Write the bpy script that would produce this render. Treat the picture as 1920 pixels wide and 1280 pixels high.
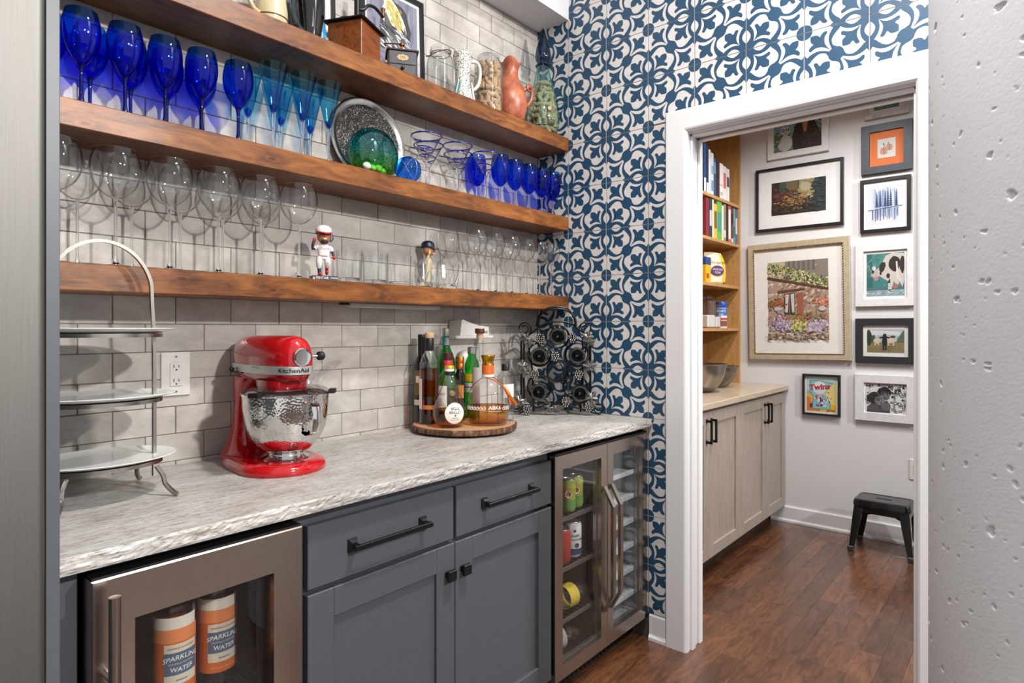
import bpy, bmesh, math, random
from mathutils import Vector, Matrix
for _o in list(bpy.data.objects): bpy.data.objects.remove(_o)
SC = bpy.context.scene
COL = SC.collection
random.seed(7)
PI = math.pi
# ------------------------------------------------------------------ camera
cam_d = bpy.data.cameras.new('camera'); cam = bpy.data.objects.new('camera', cam_d); COL.objects.link(cam)
cam.location = (-2.331, -1.817, 1.289); cam.rotation_euler = (PI/2, 0, math.radians(-49.72))
cam_d.lens = 21.613; cam_d.sensor_width = 36; cam_d.sensor_fit = 'HORIZONTAL'; cam_d.shift_y = -0.0125
cam_d.clip_start = .02
SC.camera = cam
# ------------------------------------------------------------------ world, lights, exposure
W = bpy.data.worlds.new('world'); SC.world = W; W.use_nodes = True
W.node_tree.nodes['Background'].inputs[0].default_value = (1.0, .995, .99, 1)
W.node_tree.nodes['Background'].inputs[1].default_value = .72
def area(name, loc, power, r, color=(1, .975, .945), target=None, spread=160):
    l = bpy.data.lights.new(name, 'AREA'); l.shape = 'DISK'; l.size = r*2; l.energy = power; l.color = color; l.spread = math.radians(spread)
    o = bpy.data.objects.new(name, l); COL.objects.link(o); o.location = loc
    if target is not None:
        o.rotation_euler = (Vector(target)-Vector(loc)).to_track_quat('-Z', 'Y').to_euler()
    return o
# recessed ceiling downlights of the open room behind and beside the camera, and of the pantry
area('downlight_lamp', (-.35, -2.9, 3.0), 44, .07, target=(-.9, -.2, 1.3))
area('downlight_lamp', (-1.5, -4.6, 3.0), 88, .08, target=(-1.2, 0, 1.3))
area('downlight_lamp', (.1, -4.7, 3.0), 70, .08, target=(-.7, 0, 1.3))
area('downlight_lamp', (1.05, -1.0, 2.78), 21, .09)
area('downlight_lamp', (.75, -1.75, 2.78), 23, .09)
area('downlight_lamp', (-1.1, -1.55, 3.28), 42, .09)
SC.view_settings.view_transform = 'Standard'; SC.view_settings.look = 'None'
SC.view_settings.exposure = .24; SC.view_settings.gamma = 1.0; SC.view_settings.use_curve_mapping = False
SC.cycles.use_denoising = True
SC.cycles.max_bounces = 12; SC.cycles.transparent_max_bounces = 64; SC.cycles.transmission_bounces = 10
SC.cycles.caustics_reflective = False; SC.cycles.caustics_refractive = False
SC.cycles.sample_clamp_indirect = 6.0
# ------------------------------------------------------------------ mesh builder
def s2l(c):
    if isinstance(c, str):
        c = c.lstrip('#'); c = [int(c[i:i+2], 16)/255 for i in (0, 2, 4)]
    return tuple((x/12.92 if x <= .04045 else ((x+.055)/1.055)**2.4) for x in c)+(1,)
class M:
    def __init__(s): s.v = []; s.f = []; s.m = []; s.s = []
    def add(s, vs, fs, mi=0, sm=False):
        b = len(s.v); s.v += [tuple(p) for p in vs]
        for f in fs: s.f.append([b+i for i in f]); s.m.append(mi); s.s.append(sm)
        return s
    def box(s, x0, x1, y0, y1, z0, z1, mi=0, bev=0):
        if x0 > x1: x0, x1 = x1, x0
        if y0 > y1: y0, y1 = y1, y0
        if z0 > z1: z0, z1 = z1, z0
        if bev <= 0:
            vs = [(x, y, z) for z in (z0, z1) for y in (y0, y1) for x in (x0, x1)]
            return s.add(vs, [(0,2,3,1), (4,5,7,6), (0,1,5,4), (2,6,7,3), (0,4,6,2), (1,3,7,5)], mi)
        bev = min(bev, (x1-x0)*.49, (y1-y0)*.49, (z1-z0)*.49)
        X, Y, Z = (x0, x1), (y0, y1), (z0, z1); vs = []; idx = {}
        for i in (0, 1):
            for j in (0, 1):
                for k in (0, 1):
                    c = (X[i], Y[j], Z[k]); d = (1-2*i, 1-2*j, 1-2*k)
                    for a in range(3):
                        p = [c[q]+(d[q]*bev if q != a else 0) for q in range(3)]
                        idx[(i, j, k, a)] = len(vs); vs.append(p)
        fs = []
        for a in range(3):
            o = [q for q in range(3) if q != a]
            for e in (0, 1):
                cyc = []
                for (p, q) in ((0,0), (1,0), (1,1), (0,1)):
                    t = [0,0,0]; t[a] = e; t[o[0]] = p; t[o[1]] = q; cyc.append(idx[(*t, a)])
                fs.append(cyc)
            for p in (0, 1):
                for q in (0, 1):
                    t0 = [0,0,0]; t1 = [0,0,0]; t0[o[0]] = t1[o[0]] = p; t0[o[1]] = t1[o[1]] = q; t1[a] = 1
                    fs.append([idx[(*t0, o[0])], idx[(*t0, o[1])], idx[(*t1, o[1])], idx[(*t1, o[0])]])
        for i in (0, 1):
            for j in (0, 1):
                for k in (0, 1): fs.append([idx[(i, j, k, a)] for a in range(3)])
        return s.add(vs, fs, mi)
    def rings(s, R, mi=0, sm=True, caps=(True, True), closed=False):
        n = len(R[0]); vs = [p for r in R for p in r]; fs = []
        m = len(R)
        for i in range(m if closed else m-1):
            a, b = i*n, ((i+1) % m)*n
            for j in range(n): fs.append((a+j, a+(j+1) % n, b+(j+1) % n, b+j))
        s.add(vs, fs, mi, sm)
        if not closed:
            if caps[0]: s.add(R[0], [list(range(n))[::-1]], mi)
            if caps[1]: s.add(R[-1], [list(range(n))], mi)
        return s
    def lathe(s, prof, n=24, c=(0, 0, 0), mi=0, sm=True, sy=1.0):
        cs = [(math.cos(2*PI*j/n), math.sin(2*PI*j/n)) for j in range(n)]
        vs = []; rows = []
        for (r, z) in prof:
            if r < 1e-6: rows.append([len(vs)]); vs.append((c[0], c[1], c[2]+z))
            else:
                rows.append(list(range(len(vs), len(vs)+n))); vs += [(c[0]+r*a, c[1]+r*b*sy, c[2]+z) for a, b in cs]
        fs = []
        for A, B in zip(rows, rows[1:]):
            if len(A) == 1 and len(B) == 1: continue
            for j in range(n):
                k = (j+1) % n
                if len(A) == 1: fs.append((A[0], B[k], B[j]))
                elif len(B) == 1: fs.append((A[j], A[k], B[0]))
                else: fs.append((A[j], A[k], B[k], B[j]))
        return s.add(vs, fs, mi, sm)
    def tube(s, path, r, n=8, closed=False, mi=0, sm=True, flat=1.0, up=None):
        P = [Vector(p) for p in path]; m = len(P)
        rr = r if isinstance(r, (list, tuple)) else [r]*m
        T = []
        for i in range(m):
            a = P[(i-1) % m] if (closed or i > 0) else P[i]; b = P[(i+1) % m] if (closed or i < m-1) else P[i]
            T.append((b-a).normalized())
        u = Vector(up) if up else (Vector((0, 0, 1)) if abs(T[0].z) < .9 else Vector((1, 0, 0)))
        N = (u-T[0]*u.dot(T[0])).normalized(); R = []
        for i in range(m):
            N = (N-T[i]*N.dot(T[i])).normalized(); Bn = T[i].cross(N)
            R.append([tuple(P[i]+(N*math.cos(2*PI*j/n)*flat+Bn*math.sin(2*PI*j/n))*rr[i]) for j in range(n)])
        return s.rings(R, mi, sm, (True, True), closed)
    def cyl(s, p0, p1, r0, r1=None, n=16, mi=0):
        return s.tube([p0, p1], [r0, r0 if r1 is None else r1], n, mi=mi)
    def ball(s, c, r, n=12, m=8, mi=0):
        if not isinstance(r, (list, tuple)): r = (r, r, r)
        b = len(s.v)
        s.lathe([(math.sin(PI*i/m), -math.cos(PI*i/m)) for i in range(m+1)], n, mi=mi)
        for i in range(b, len(s.v)):
            x, y, z = s.v[i]; s.v[i] = (c[0]+x*r[0], c[1]+y*r[1], c[2]+z*r[2])
        return s
    def prism(s, poly, f, d0, d1, mi=0, side=None):
        A = [f(p[0], p[1], d0) for p in poly]; B = [f(p[0], p[1], d1) for p in poly]; n = len(poly)
        s.add(A, [list(range(n))[::-1]], mi); s.add(B, [list(range(n))], mi)
        s.add(A+B, [(i, (i+1) % n, n+(i+1) % n, n+i) for i in range(n)], mi if side is None else side)
        return s
    def poly(s, pts, mi=0): return s.add(pts, [list(range(len(pts)))], mi)
    def xf(s, mat, start=0):
        for i in range(start, len(s.v)): s.v[i] = tuple(mat @ Vector(s.v[i]))
        return s
    def fn(s, f, start=0):
        for i in range(start, len(s.v)): s.v[i] = tuple(f(*s.v[i]))
        return s
    def mesh(s, name, mats, sharp=35, fix=True):
        me = bpy.data.meshes.new(name); me.from_pydata(s.v, [], s.f)
        for m in (mats if isinstance(mats, (list, tuple)) else [mats]): me.materials.append(m)
        me.polygons.foreach_set('material_index', s.m); me.polygons.foreach_set('use_smooth', s.s)
        if fix:
            bm = bmesh.new(); bm.from_mesh(me); bmesh.ops.recalc_face_normals(bm, faces=bm.faces); bm.to_mesh(me); bm.free()
        me.update()
        if any(s.s) and sharp: me.set_sharp_from_angle(angle=math.radians(sharp))
        return me
def link(name, data, parent=None, loc=None, rot=None):
    o = bpy.data.objects.new(name, data); COL.objects.link(o)
    if parent is not None: o.parent = parent
    if loc is not None: o.location = loc
    if rot is not None: o.rotation_euler = rot if isinstance(rot, (list, tuple)) else (0, 0, rot)
    return o
def obj(name, mb, mats, parent=None, loc=None, rot=None, **k): return link(name, mb.mesh(name, mats, **k), parent, loc, rot)
def tag(o, label, cat, group=None):
    o['label'] = label; o['category'] = cat
    if group: o['group'] = group
    return o
def thing(name, label, cat, loc=(0, 0, 0), rot=0, group=None): return tag(link(name, None, None, loc, rot), label, cat, group)
def struct(o): o['kind'] = 'structure'; return o
def dup(root, loc, rot=None, label=None, group=None, scale=None):
    r = root.copy(); COL.objects.link(r); r.location = loc
    if rot is not None: r.rotation_euler = (0, 0, rot)
    if label: r['label'] = label
    if group: r['group'] = group
    if scale: r.scale = (scale,)*3 if not isinstance(scale, tuple) else scale
    kids = [o for o in bpy.data.objects if o.parent == root]
    for ch in kids:
        c = ch.copy(); COL.objects.link(c); c.parent = r
        for g in [o for o in bpy.data.objects if o.parent == ch]:
            d = g.copy(); COL.objects.link(d); d.parent = c
    return r
# ------------------------------------------------------------------ text
_tc = {}
def text2d(body, size=1.0, ax='CENTER', shear=0, space=1.0, bold=0):
    k = (body, ax, shear, space, bold)
    if k not in _tc:
        cu = bpy.data.curves.new('t', 'FONT'); cu.body = body; cu.size = 1; cu.align_x = ax; cu.align_y = 'CENTER'
        cu.shear = shear; cu.space_character = space; cu.resolution_u = 3; cu.offset = bold
        ob = bpy.data.objects.new('t', cu); me = ob.to_mesh()
        _tc[k] = ([(v.co.x, v.co.y) for v in me.vertices], [list(p.vertices) for p in me.polygons])
        ob.to_mesh_clear(); bpy.data.objects.remove(ob); bpy.data.curves.remove(cu)
    v, f = _tc[k]
    return [(x*size, y*size) for x, y in v], f
def add_text(mb, body, size, f, mi=0, **k):
    v, fs = text2d(body, size, **k); mb.add([f(x, y) for x, y in v], fs, mi)
def cylmap(R, a0, z0, off=.0006, c=(0, 0)):          # text wrapped on a cylinder, facing angle a0
    return lambda x, y: (c[0]+(R+off)*math.cos(a0+x/R), c[1]+(R+off)*math.sin(a0+x/R), z0+y)
# ------------------------------------------------------------------ materials
_mc = {}
class NT:
    def __init__(s, name):
        s.m = bpy.data.materials.new(name); s.m.use_nodes = True; s.t = s.m.node_tree; s.n = s.t.nodes; s.L = s.t.links
        s.b = s.n['Principled BSDF']; s.out = s.n['Material Output']
    def new(s, typ, **k):
        n = s.n.new('ShaderNode'+typ)
        for a, b in k.items():
            if a.startswith('_'): setattr(n, a[1:], b)
            else:
                key = a.replace('__', ' ')
                n.inputs[key].default_value = b
        return n
    def l(s, a, b): s.L.new(a, b); return s
    def co(s, scale=(1, 1, 1), which='Object', rnd=False):
        tc = s.new('TexCoord'); mp = s.new('Mapping'); mp.inputs['Scale'].default_value = scale
        s.l(tc.outputs[which], mp.inputs['Vector'])
        if rnd:
            oi = s.new('ObjectInfo'); ml = s.new('Math', _operation='MULTIPLY'); ml.inputs[1].default_value = 37.0
            s.l(oi.outputs['Random'], ml.inputs[0]); s.l(ml.outputs[0], mp.inputs['Location'])
        return mp.outputs[0]
    def noise(s, vec, scale=5, detail=4, rough=.55, dist=0):
        n = s.new('TexNoise', Scale=scale, Detail=detail, Roughness=rough, Distortion=dist); s.l(vec, n.inputs['Vector']); return n.outputs['Fac']
    def ramp(s, fac, stops, interp='LINEAR'):
        r = s.new('ValToRGB'); r.color_ramp.interpolation = interp; e = r.color_ramp.elements
        while len(e) < len(stops): e.new(.5)
        for el, (p, c) in zip(e, stops): el.position = p; el.color = c if len(c) == 4 else tuple(c)+(1,)
        s.l(fac, r.inputs[0]); return r.outputs[0]
    def mix(s, fac, a, b, typ='MIX'):
        n = s.new('Mix', _data_type='RGBA', _blend_type=typ)
        for i, x in ((0, fac), (6, a), (7, b)):
            if isinstance(x, (float, int)): n.inputs[i].default_value = x
            elif isinstance(x, tuple): n.inputs[i].default_value = x
            else: s.l(x, n.inputs[i])
        return n.outputs[2]
    def bump(s, h, strength=.3, dist=.002):
        b = s.new('Bump', Strength=strength, Distance=dist); s.l(h, b.inputs['Height']); s.l(b.outputs[0], s.b.inputs['Normal']); return b
def plain(name, col, rough=.5, metal=0, coat=0, spec=.5, emit=0, var=.06, sub=0):
    if name in _mc: return _mc[name]
    t = NT(name); c = s2l(col) if isinstance(col, str) else tuple(col)
    v = t.co((1, 1, 1)); n = t.noise(v, 40, 3)
    lo = tuple(x*(1-var) for x in c[:3])+(1,); hi = tuple(min(1, x*(1+var)) for x in c[:3])+(1,)
    t.l(t.ramp(n, [(.3, lo), (.7, hi)]), t.b.inputs['Base Color'])
    t.b.inputs['Roughness'].default_value = rough; t.b.inputs['Metallic'].default_value = metal
    t.b.inputs['Coat Weight'].default_value = coat; t.b.inputs['Coat Roughness'].default_value = .06
    t.b.inputs['Specular IOR Level'].default_value = spec
    if emit: t.b.inputs['Emission Color'].default_value = c; t.b.inputs['Emission Strength'].default_value = emit
    _mc[name] = t.m; return t.m
def ink(col, rough=.6): return plain('ink_'+col.lstrip('#'), col, rough, var=.03)
def brushed(name, col, rough=.28, scale=(3, 3, 300)):
    t = NT(name); v = t.co(scale); n = t.noise(v, 4, 3); c = s2l(col)
    t.l(t.ramp(n, [(.25, tuple(x*.86 for x in c[:3])), (.75, c)]), t.b.inputs['Base Color'])
    t.b.inputs['Metallic'].default_value = 1; t.b.inputs['Roughness'].default_value = rough
    t.bump(n, .05, .0005); return t.m
def thin_glass(name, tint, edge, refl=.55, rough=.02, base=.045):
    """thin-walled glass: every crossing of a wall tints the light, more at grazing angles, and reflects by angle"""
    t = NT(name); t.n.remove(t.b)
    lw = t.new('LayerWeight', Blend=.5)
    tr = t.new('BsdfTransparent'); t.l(t.ramp(lw.outputs['Facing'], [(.0, tint), (.6, tint), (.98, edge)]), tr.inputs['Color'])
    gl = t.new('BsdfGlossy', Roughness=rough); gl.inputs['Color'].default_value = (1, 1, 1, 1)
    pw = t.new('Math', _operation='POWER'); pw.inputs[1].default_value = 4.0; t.l(lw.outputs['Facing'], pw.inputs[0])
    ma = t.new('Math', _operation='MULTIPLY_ADD'); ma.inputs[1].default_value = refl; ma.inputs[2].default_value = base; t.l(pw.outputs[0], ma.inputs[0])
    mx = t.new('MixShader'); t.l(ma.outputs[0], mx.inputs[0]); t.l(tr.outputs[0], mx.inputs[1]); t.l(gl.outputs[0], mx.inputs[2])
    t.l(mx.outputs[0], t.out.inputs['Surface']); return t.m
def solid_glass(name, col, ior=1.45, rough=0):
    t = NT(name); t.b.inputs['Base Color'].default_value = tuple(col)+(1,) if len(col) == 3 else col
    t.b.inputs['Transmission Weight'].default_value = 1; t.b.inputs['Roughness'].default_value = rough; t.b.inputs['IOR'].default_value = ior
    return t.m
def wood(name, c0, c1, c2, scale=(1.2, 14, 14), knots=0, rough=.42, rnd=False, bump=.12, coat=0, fmix=.35):
    t = NT(name); v = t.co(scale, rnd=rnd)
    g = t.noise(v, 3.2, 8, .62, 1.2); fine = t.noise(t.co((scale[0]*2, scale[1]*7, scale[2]*7), rnd=rnd), 4, 4)
    col = t.ramp(g, [(.28, s2l(c0)), (.5, s2l(c1)), (.75, s2l(c2))])
    col = t.mix(fmix, col, t.ramp(fine, [(.3, (.35, .3, .28, 1)), (.65, (1, 1, 1, 1))]), 'MULTIPLY')
    if knots:
        vo = t.new('TexVoronoi', Scale=knots, _voronoi_dimensions='2D'); sx = t.new('SeparateXYZ'); cx = t.new('CombineXYZ'); t.l(t.co((1, 1, 2.6)), sx.inputs[0]); t.l(sx.outputs['X'], cx.inputs['X']); t.l(sx.outputs['Z'], cx.inputs['Y']); t.l(cx.outputs[0], vo.inputs['Vector'])
        k = t.ramp(vo.outputs['Distance'], [(.015, (.08, .05, .04, 1)), (.035, (.35, .25, .2, 1)), (.06, (.95, .9, .85, 1)), (.11, (.5, .42, .36, 1)), (.22, (1, 1, 1, 1))])
        col = t.mix(.65, col, k, 'MULTIPLY')
        bl = t.noise(t.co((3, 5, 5)), 1.6, 3); col = t.mix(.5, col, t.ramp(bl, [(.35, (.45, .4, .38, 1)), (.6, (1, 1, 1, 1))]), 'MULTIPLY')
    if rnd:
        oi = t.new('ObjectInfo'); col = t.mix(1.0, col, t.ramp(oi.outputs['Random'], [(0, (.62, .6, .6, 1)), (.5, (.95, .93, .92, 1)), (1, (1.3, 1.22, 1.15, 1))]), 'MULTIPLY')
    t.l(col, t.b.inputs['Base Color']); t.b.inputs['Roughness'].default_value = rough; t.b.inputs['Coat Weight'].default_value = coat
    t.b.inputs['Coat Roughness'].default_value = .2
    t.bump(fine, bump, .001); return t.m
# ------------------------------------------------------------------ surface materials
def _m_subway():
    t = NT('subway_tile_glaze'); v = t.co((1, 1, 1.6), rnd=True)
    a = t.noise(v, 11, 5, .6, .35); b = t.noise(v, 30, 3)
    col = t.ramp(a, [(.3, s2l('a6a19b')), (.5, s2l('b5b0aa')), (.72, s2l('c6c2bc'))])
    oi = t.new('ObjectInfo'); col = t.mix(1, col, t.ramp(oi.outputs['Random'], [(0, (.9, .9, .91, 1)), (1, (1.08, 1.07, 1.05, 1))]), 'MULTIPLY')
    t.l(col, t.b.inputs['Base Color']); t.b.inputs['Roughness'].default_value = .22
    t.bump(a, .22, .004); return t.m
def _m_granite():
    t = NT('granite'); v = t.co((4, 18, 18)); a = t.noise(v, 5, 8, .7, .6); c = t.noise(t.co((12, 62, 62)), 5, 4, .62)
    d = t.noise(t.co((1, 2.5, 2.5)), 5, 5, .6)
    col = t.ramp(d, [(.3, s2l('a39d95')), (.5, s2l('b6b3ae')), (.7, s2l('c1bfbc'))])
    col = t.mix(1, col, t.ramp(a, [(.32, (.55, .53, .53, 1)), (.45, (.86, .85, .85, 1)), (.56, (1, 1, 1, 1))]), 'MULTIPLY')
    col = t.mix(.8, col, t.ramp(c, [(.34, (.2, .17, .18, 1)), (.41, (.75, .72, .72, 1)), (.47, (1, 1, 1, 1))]), 'MULTIPLY')
    sp = t.new('TexVoronoi', Scale=26); t.l(t.co((1, 1, 1)), sp.inputs['Vector'])
    col = t.mix(t.ramp(sp.outputs['Distance'], [(.0, (.5, .5, .5, 1)), (.16, (0, 0, 0, 1))]), col, s2l('6d5a58'))
    t.l(col, t.b.inputs['Base Color']); t.b.inputs['Roughness'].default_value = .42; t.bump(c, .08, .001); return t.m
def _m_concrete():
    t = NT('painted_concrete'); n = t.noise(t.co(), 60, 6, .7)
    t.l(t.ramp(t.noise(t.co(), 3, 4), [(.3, s2l('d8d8da')), (.7, s2l('e0e0e2'))]), t.b.inputs['Base Color'])
    t.b.inputs['Roughness'].default_value = .5; t.bump(n, .15, .001); return t.m
m_subway = _m_subway(); m_granite = _m_granite(); m_concrete = _m_concrete()
m_grout = plain('grout_grey', '6f6862', .9); m_grout_dark = plain('grout_brown', '4a4442', .9)
m_shelf = wood('knotty_alder_stain', '4a2910', '875022', 'a86a31', (2.2, 9, 9), knots=4, rough=.38)
m_floorw = wood('floor_walnut_stain', '372116', '5b3a27', '744c31', (2.5, 10, 8), rough=.3, rnd=True, bump=.06, coat=.5)
m_floorbase = plain('floor_seam', '3b2318', .5)
m_white = plain('white_trim_paint', 'dfdedf', .32, var=.008); m_wall = plain('white_wall_paint', 'd6d5d8', .6, var=.008)
m_cream = plain('tile_cream', 'd2cecb', .42); m_blue = plain('tile_blue', '1d4461', .42)
# ------------------------------------------------------------------ room shell
TW = .008                                       # tile thickness
FL = struct(obj('floor', M().box(-4.2, 2.6, -6.4, .6, -.08, -.006), m_floorbase))
# floor planks running along the counter, individually laid
_pm = {}
def plank_mesh(L):
    L = round(L/.06)*.06
    if L not in _pm: _pm[L] = M().box(0, L-.0006, 0, .0822, -.006, 0, bev=.0005).mesh('plank', m_floorw)
    return _pm[L], L
rp = random.Random(3)
y = -2.36; r = 0
while y < -.45:
    x = -2.7+rp.uniform(-.5, 0)
    x1 = 2.02
    while x < x1:
        L = rp.choice((.36, .48, .6, .72, .9)); me, L = plank_mesh(L)
        if x+L > -2.7 and not (x+L < .12 and y > -.53):
            link('plank', me, FL, (x, y, 0))
        x += L
    y += .0827; r += 1
o = obj('wall_back', M().box(-3.2, .124, -.0062, .15, 0, 3.3), m_grout); struct(o); WB = o     # tiled wall behind the shelves
# subway tiles
tile_me = [M().box(0, .151, -TW-k*.0006, 0, 0, .0738, bev=.0014).mesh('tile', m_subway) for k in range(3)]
_sub = {}
rt = random.Random(11)
z = 1.302-.0755*6; row = 0
while z < 2.71:
    if z+.0755 > .905:
        off = 0 if (row % 2 == 1) else .0765
        x = -1.8636-.153+off-.153
        while x < -.004:
            w = min(.1505, -.002-x); h = min(.0735, 2.702-z)
            if x+w > -2.06 and w > .01 and h > .01:
                if w > .15 and h > .073: me = rt.choice(tile_me)
                else:
                    k = (round(w, 4), round(h, 4))
                    if k not in _sub: _sub[k] = M().box(0, w, -TW, 0, 0, h, bev=.0016).mesh('tile', m_subway)
                    me = _sub[k]
                o = link('tile', me, WB, (x, 0, z), (rt.uniform(-.006, .006), 0, rt.uniform(-.003, .003)))
            x += .153
    z += .0755; row += 1
# patterned wall (x = 0) with the doorway: opening y -1.552..-.75, head 2.085
DY0, DY1, DH = -1.552, -.75, 2.085
o = M().box(-.0066, .124, DY1-.0, 0, .1, 3.3).box(-.0066, .124, -3.4, DY0, .1, 3.3).box(-.0066, .124, DY0, DY1, DH, 3.3).box(0, .124, DY1, 0, 0, .1).box(0, .124, -3.4, DY0, 0, .1)
WP = struct(obj('wall_right', o, m_grout_dark))
# the printed cement tile: cream body, blue ornament laid as thin glaze (s to the right, t down)
def tile_print():
    P = []                                        # (polygon, level, material)
    circ = lambda cx, cy, r, n=20: [(cx+r*math.cos(2*PI*i/n), cy+r*math.sin(2*PI*i/n)) for i in range(n)]
    quart = lambda r: [(0, 0)]+[(r*math.cos(PI/2*i/6), r*math.sin(PI/2*i/6)) for i in range(7)]
    swap = lambda p: [(b, a) for a, b in p]; anti = lambda p: [(1-b, 1-a) for a, b in p]
    both = lambda p: [p, swap(p), anti(p), anti(swap(p))]
    band = [(.60, 0), (.545, .035), (.575, .075), (.602, .13), (.618, .2), (.612, .27), (.59, .34), (.568, .395), (.5, .5),
            (.45, .45), (.47, .387), (.54, .345), (.563, .29), (.565, .23), (.53, .165), (.48, .11), (.435, .065), (.43, 0)]
    lens = [(0, 0), (0, .085), (.05, .085), (.10, .108), (.16, .127), (.24, .134), (.32, .12), (.39, .085), (.44, .04), (.46, 0)]
    eye = [(.118, 0), (.155, .034), (.195, .06), (.238, .07), (.282, .06), (.322, .034), (.36, 0)]
    fa = [(.095, .095), (.15, .142), (.2, .172), (.25, .186), (.3, .182), (.35, .166), (.385, .15), (.41, .16), (.412, .19), (.394, .214), (.36, .23), (.348, .246), (.362, .264), (.388, .285), (.397, .33), (.39, .39)]
    fleur = fa+[(b, a) for a, b in fa[::-1][1:-1]]
    fb = [(.585, .415), (.645, .335), (.675, .27), (.684, .205), (.672, .15), (.642, .105), (.636, .083), (.654, .068), (.69, .068), (.717, .085), (.738, .112), (.757, .142), (.782, .112), (.82, .093), (.87, .09), (.908, .092)]
    fleur2 = fb+[(1-b, 1-a) for a, b in fb[::-1][1:-1]]
    def smooth(p, n=3):                           # spline through the points, corners kept
        m = len(p); out = []
        def corner(i):
            a, b, c = Vector(p[i-1]), Vector(p[i]), Vector(p[(i+1) % m]); return (b-a).angle(c-b) > .85
        cn = [corner(i) for i in range(m)]
        for i in range(m):
            p0, p1, p2, p3 = Vector(p[i-1]), Vector(p[i]), Vector(p[(i+1) % m]), Vector(p[(i+2) % m])
            m1 = (p2-p1) if cn[i] else (p2-p0)/2; m2 = (p2-p1) if cn[(i+1) % m] else (p3-p1)/2
            for q in range(n):
                t = q/n; out.append(tuple(p1*(2*t**3-3*t*t+1)+m1*(t**3-2*t*t+t)+p2*(-2*t**3+3*t*t)+m2*(t**3-t*t)))
        return out
    g = lambda q: [(.255+(a-.255)*1.07, .255+(b-.255)*1.07) for a, b in q]
    fleur, fleur2, band, lens, eye = smooth(g(fleur)), smooth(fleur2), smooth(band, 2), smooth(lens, 2), smooth(eye)
    for k, p in enumerate(both(band)): P.append((p, 1+k, 1))
    P.append((circ(.5, .5, .125), 5, 1))
    for k, p in enumerate(both(lens)): P.append((p, 6+(k % 2)+2*(k > 1), 1))
    for p in both(eye): P.append((p, 10, 0))
    P += [(quart(.1), 10, 1), ([(1-a, 1-b) for a, b in quart(.1)], 10, 1)]
    P += [(fleur, 3, 1), (anti(fleur), 3, 1), (fleur2, 3, 1), (swap(fleur2), 3, 1)]
    P += [([(1-a, b) for a, b in quart(.125)], 4, 1), ([(a, 1-b) for a, b in quart(.125)], 4, 1)]
    return P
TP = tile_print(); TS = .2005
def ptile(mirror, y0=0, y1=1, z0=0, z1=1):
    """tile local: s along -y (0..TS), t along -z; kept part is s in y0..y1 and t in z0..z1"""
    mb = M().box(-TW, 0, -TS, 0, -TS, 0, bev=.0005)
    for poly, lv, mi in TP:
        q = [((1-a) if mirror else a, b) for a, b in poly]
        mb.poly([(-TW-.00003*lv-.00004, -a*TS*.995-.0005, -b*TS*.995-.0005) for a, b in q], mi)
    me = mb.mesh('tile', [m_cream, m_blue], fix=False)
    bm = bmesh.new(); bm.from_mesh(me)
    def cut(co, no):
        g = bm.verts[:]+bm.edges[:]+bm.faces[:]; bmesh.ops.bisect_plane(bm, geom=g, plane_co=co, plane_no=no, clear_outer=True)
    if y0 > 0: cut((0, -y0*TS, 0), (0, 1, 0))
    if y1 < 1: cut((0, -y1*TS, 0), (0, -1, 0))
    if z0 > 0: cut((0, 0, -z0*TS), (0, 0, 1))
    if z1 < 1: cut((0, 0, -z1*TS), (0, 0, -1))
    bmesh.ops.triangulate(bm, faces=[f for f in bm.faces if len(f.verts) > 4])
    for f in bm.faces:
        if f.normal.x > .5 and f.material_index == 1: f.normal_flip()
    bm.to_mesh(me); bm.free(); me.update(); return me
_pt = {}
CY0, CY1, CH = DY0-.04, DY1+.04, DH+.05          # tiles stop under the casing
for k in range(-1, 9):
    ya = -.188-.2027*k+.2027                     # left edge (towards the corner)
    for j in range(-3, 14):
        za = 2.534-.2023*j+.2023                 # top edge
        yb, zb = ya-TS, za-TS
        if zb < -.2: continue
        mirror = ((k-1)+(j-1)) % 2 == 0          # flower at the top-left vertex when (k-1)+(j-1) is odd
        s0 = max(0, (ya-(-.002))/TS) if ya > -.002 else 0
        t1 = 1 if zb > .1 else (za-.1)/TS
        if s0 >= .95 or t1 <= .05: continue
        rects = [(s0, 1, 0, t1)]
        if zb < CH and yb < CY1 and ya > CY0:    # meets the doorway
            rects = []
            if za > CH: rects.append((s0, 1, 0, (za-CH)/TS))
            tt = max(0, (za-CH)/TS)
            if ya > CY1: rects.append((s0, (ya-CY1)/TS, tt, t1))
            if yb < CY0: rects.append(((ya-CY0)/TS, 1, tt, t1))
        for (a, b, c, d) in rects:
            if b-a < .02 or d-c < .02: continue
            key = (mirror, round(a, 3), round(b, 3), round(c, 3), round(d, 3))
            if key not in _pt: _pt[key] = ptile(*key)
            link('tile', _pt[key], WP, (0, ya-.001, za-.001))
# soffit, ceilings, pantry shell
struct(obj('trim_1', M().box(-3.2, -.0, -.19, 0, 2.704, 3.3), m_wall))        # boxed soffit over the shelves
PX = 2.0
struct(obj('wall_far', M().box(PX, PX+.12, -3.4, .2, 0, 2.9), m_wall))
struct(obj('wall_left', M().box(.124, PX, .06, .18, 0, 2.9), m_wall))
struct(obj('ceiling', M().box(.124, PX+.12, -3.4, .2, 2.8, 2.9), m_wall))
def baseboard(name, f, L):
    prof = [(0, 0), (.022, 0), (.022, .012), (.016, .02), (.014, .024), (.014, .098), (.010, .104), (0, .104)]
    return struct(obj(name, M().rings([[f(a, b, 0) for a, b in prof], [f(a, b, L) for a, b in prof]], sm=False), m_white))
baseboard('baseboard_far', lambda a, b, l: (PX-a, -.46-l, b), 2.9)
baseboard('baseboard_right', lambda a, b, l: (-a, -.6-l, b), .079)
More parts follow.
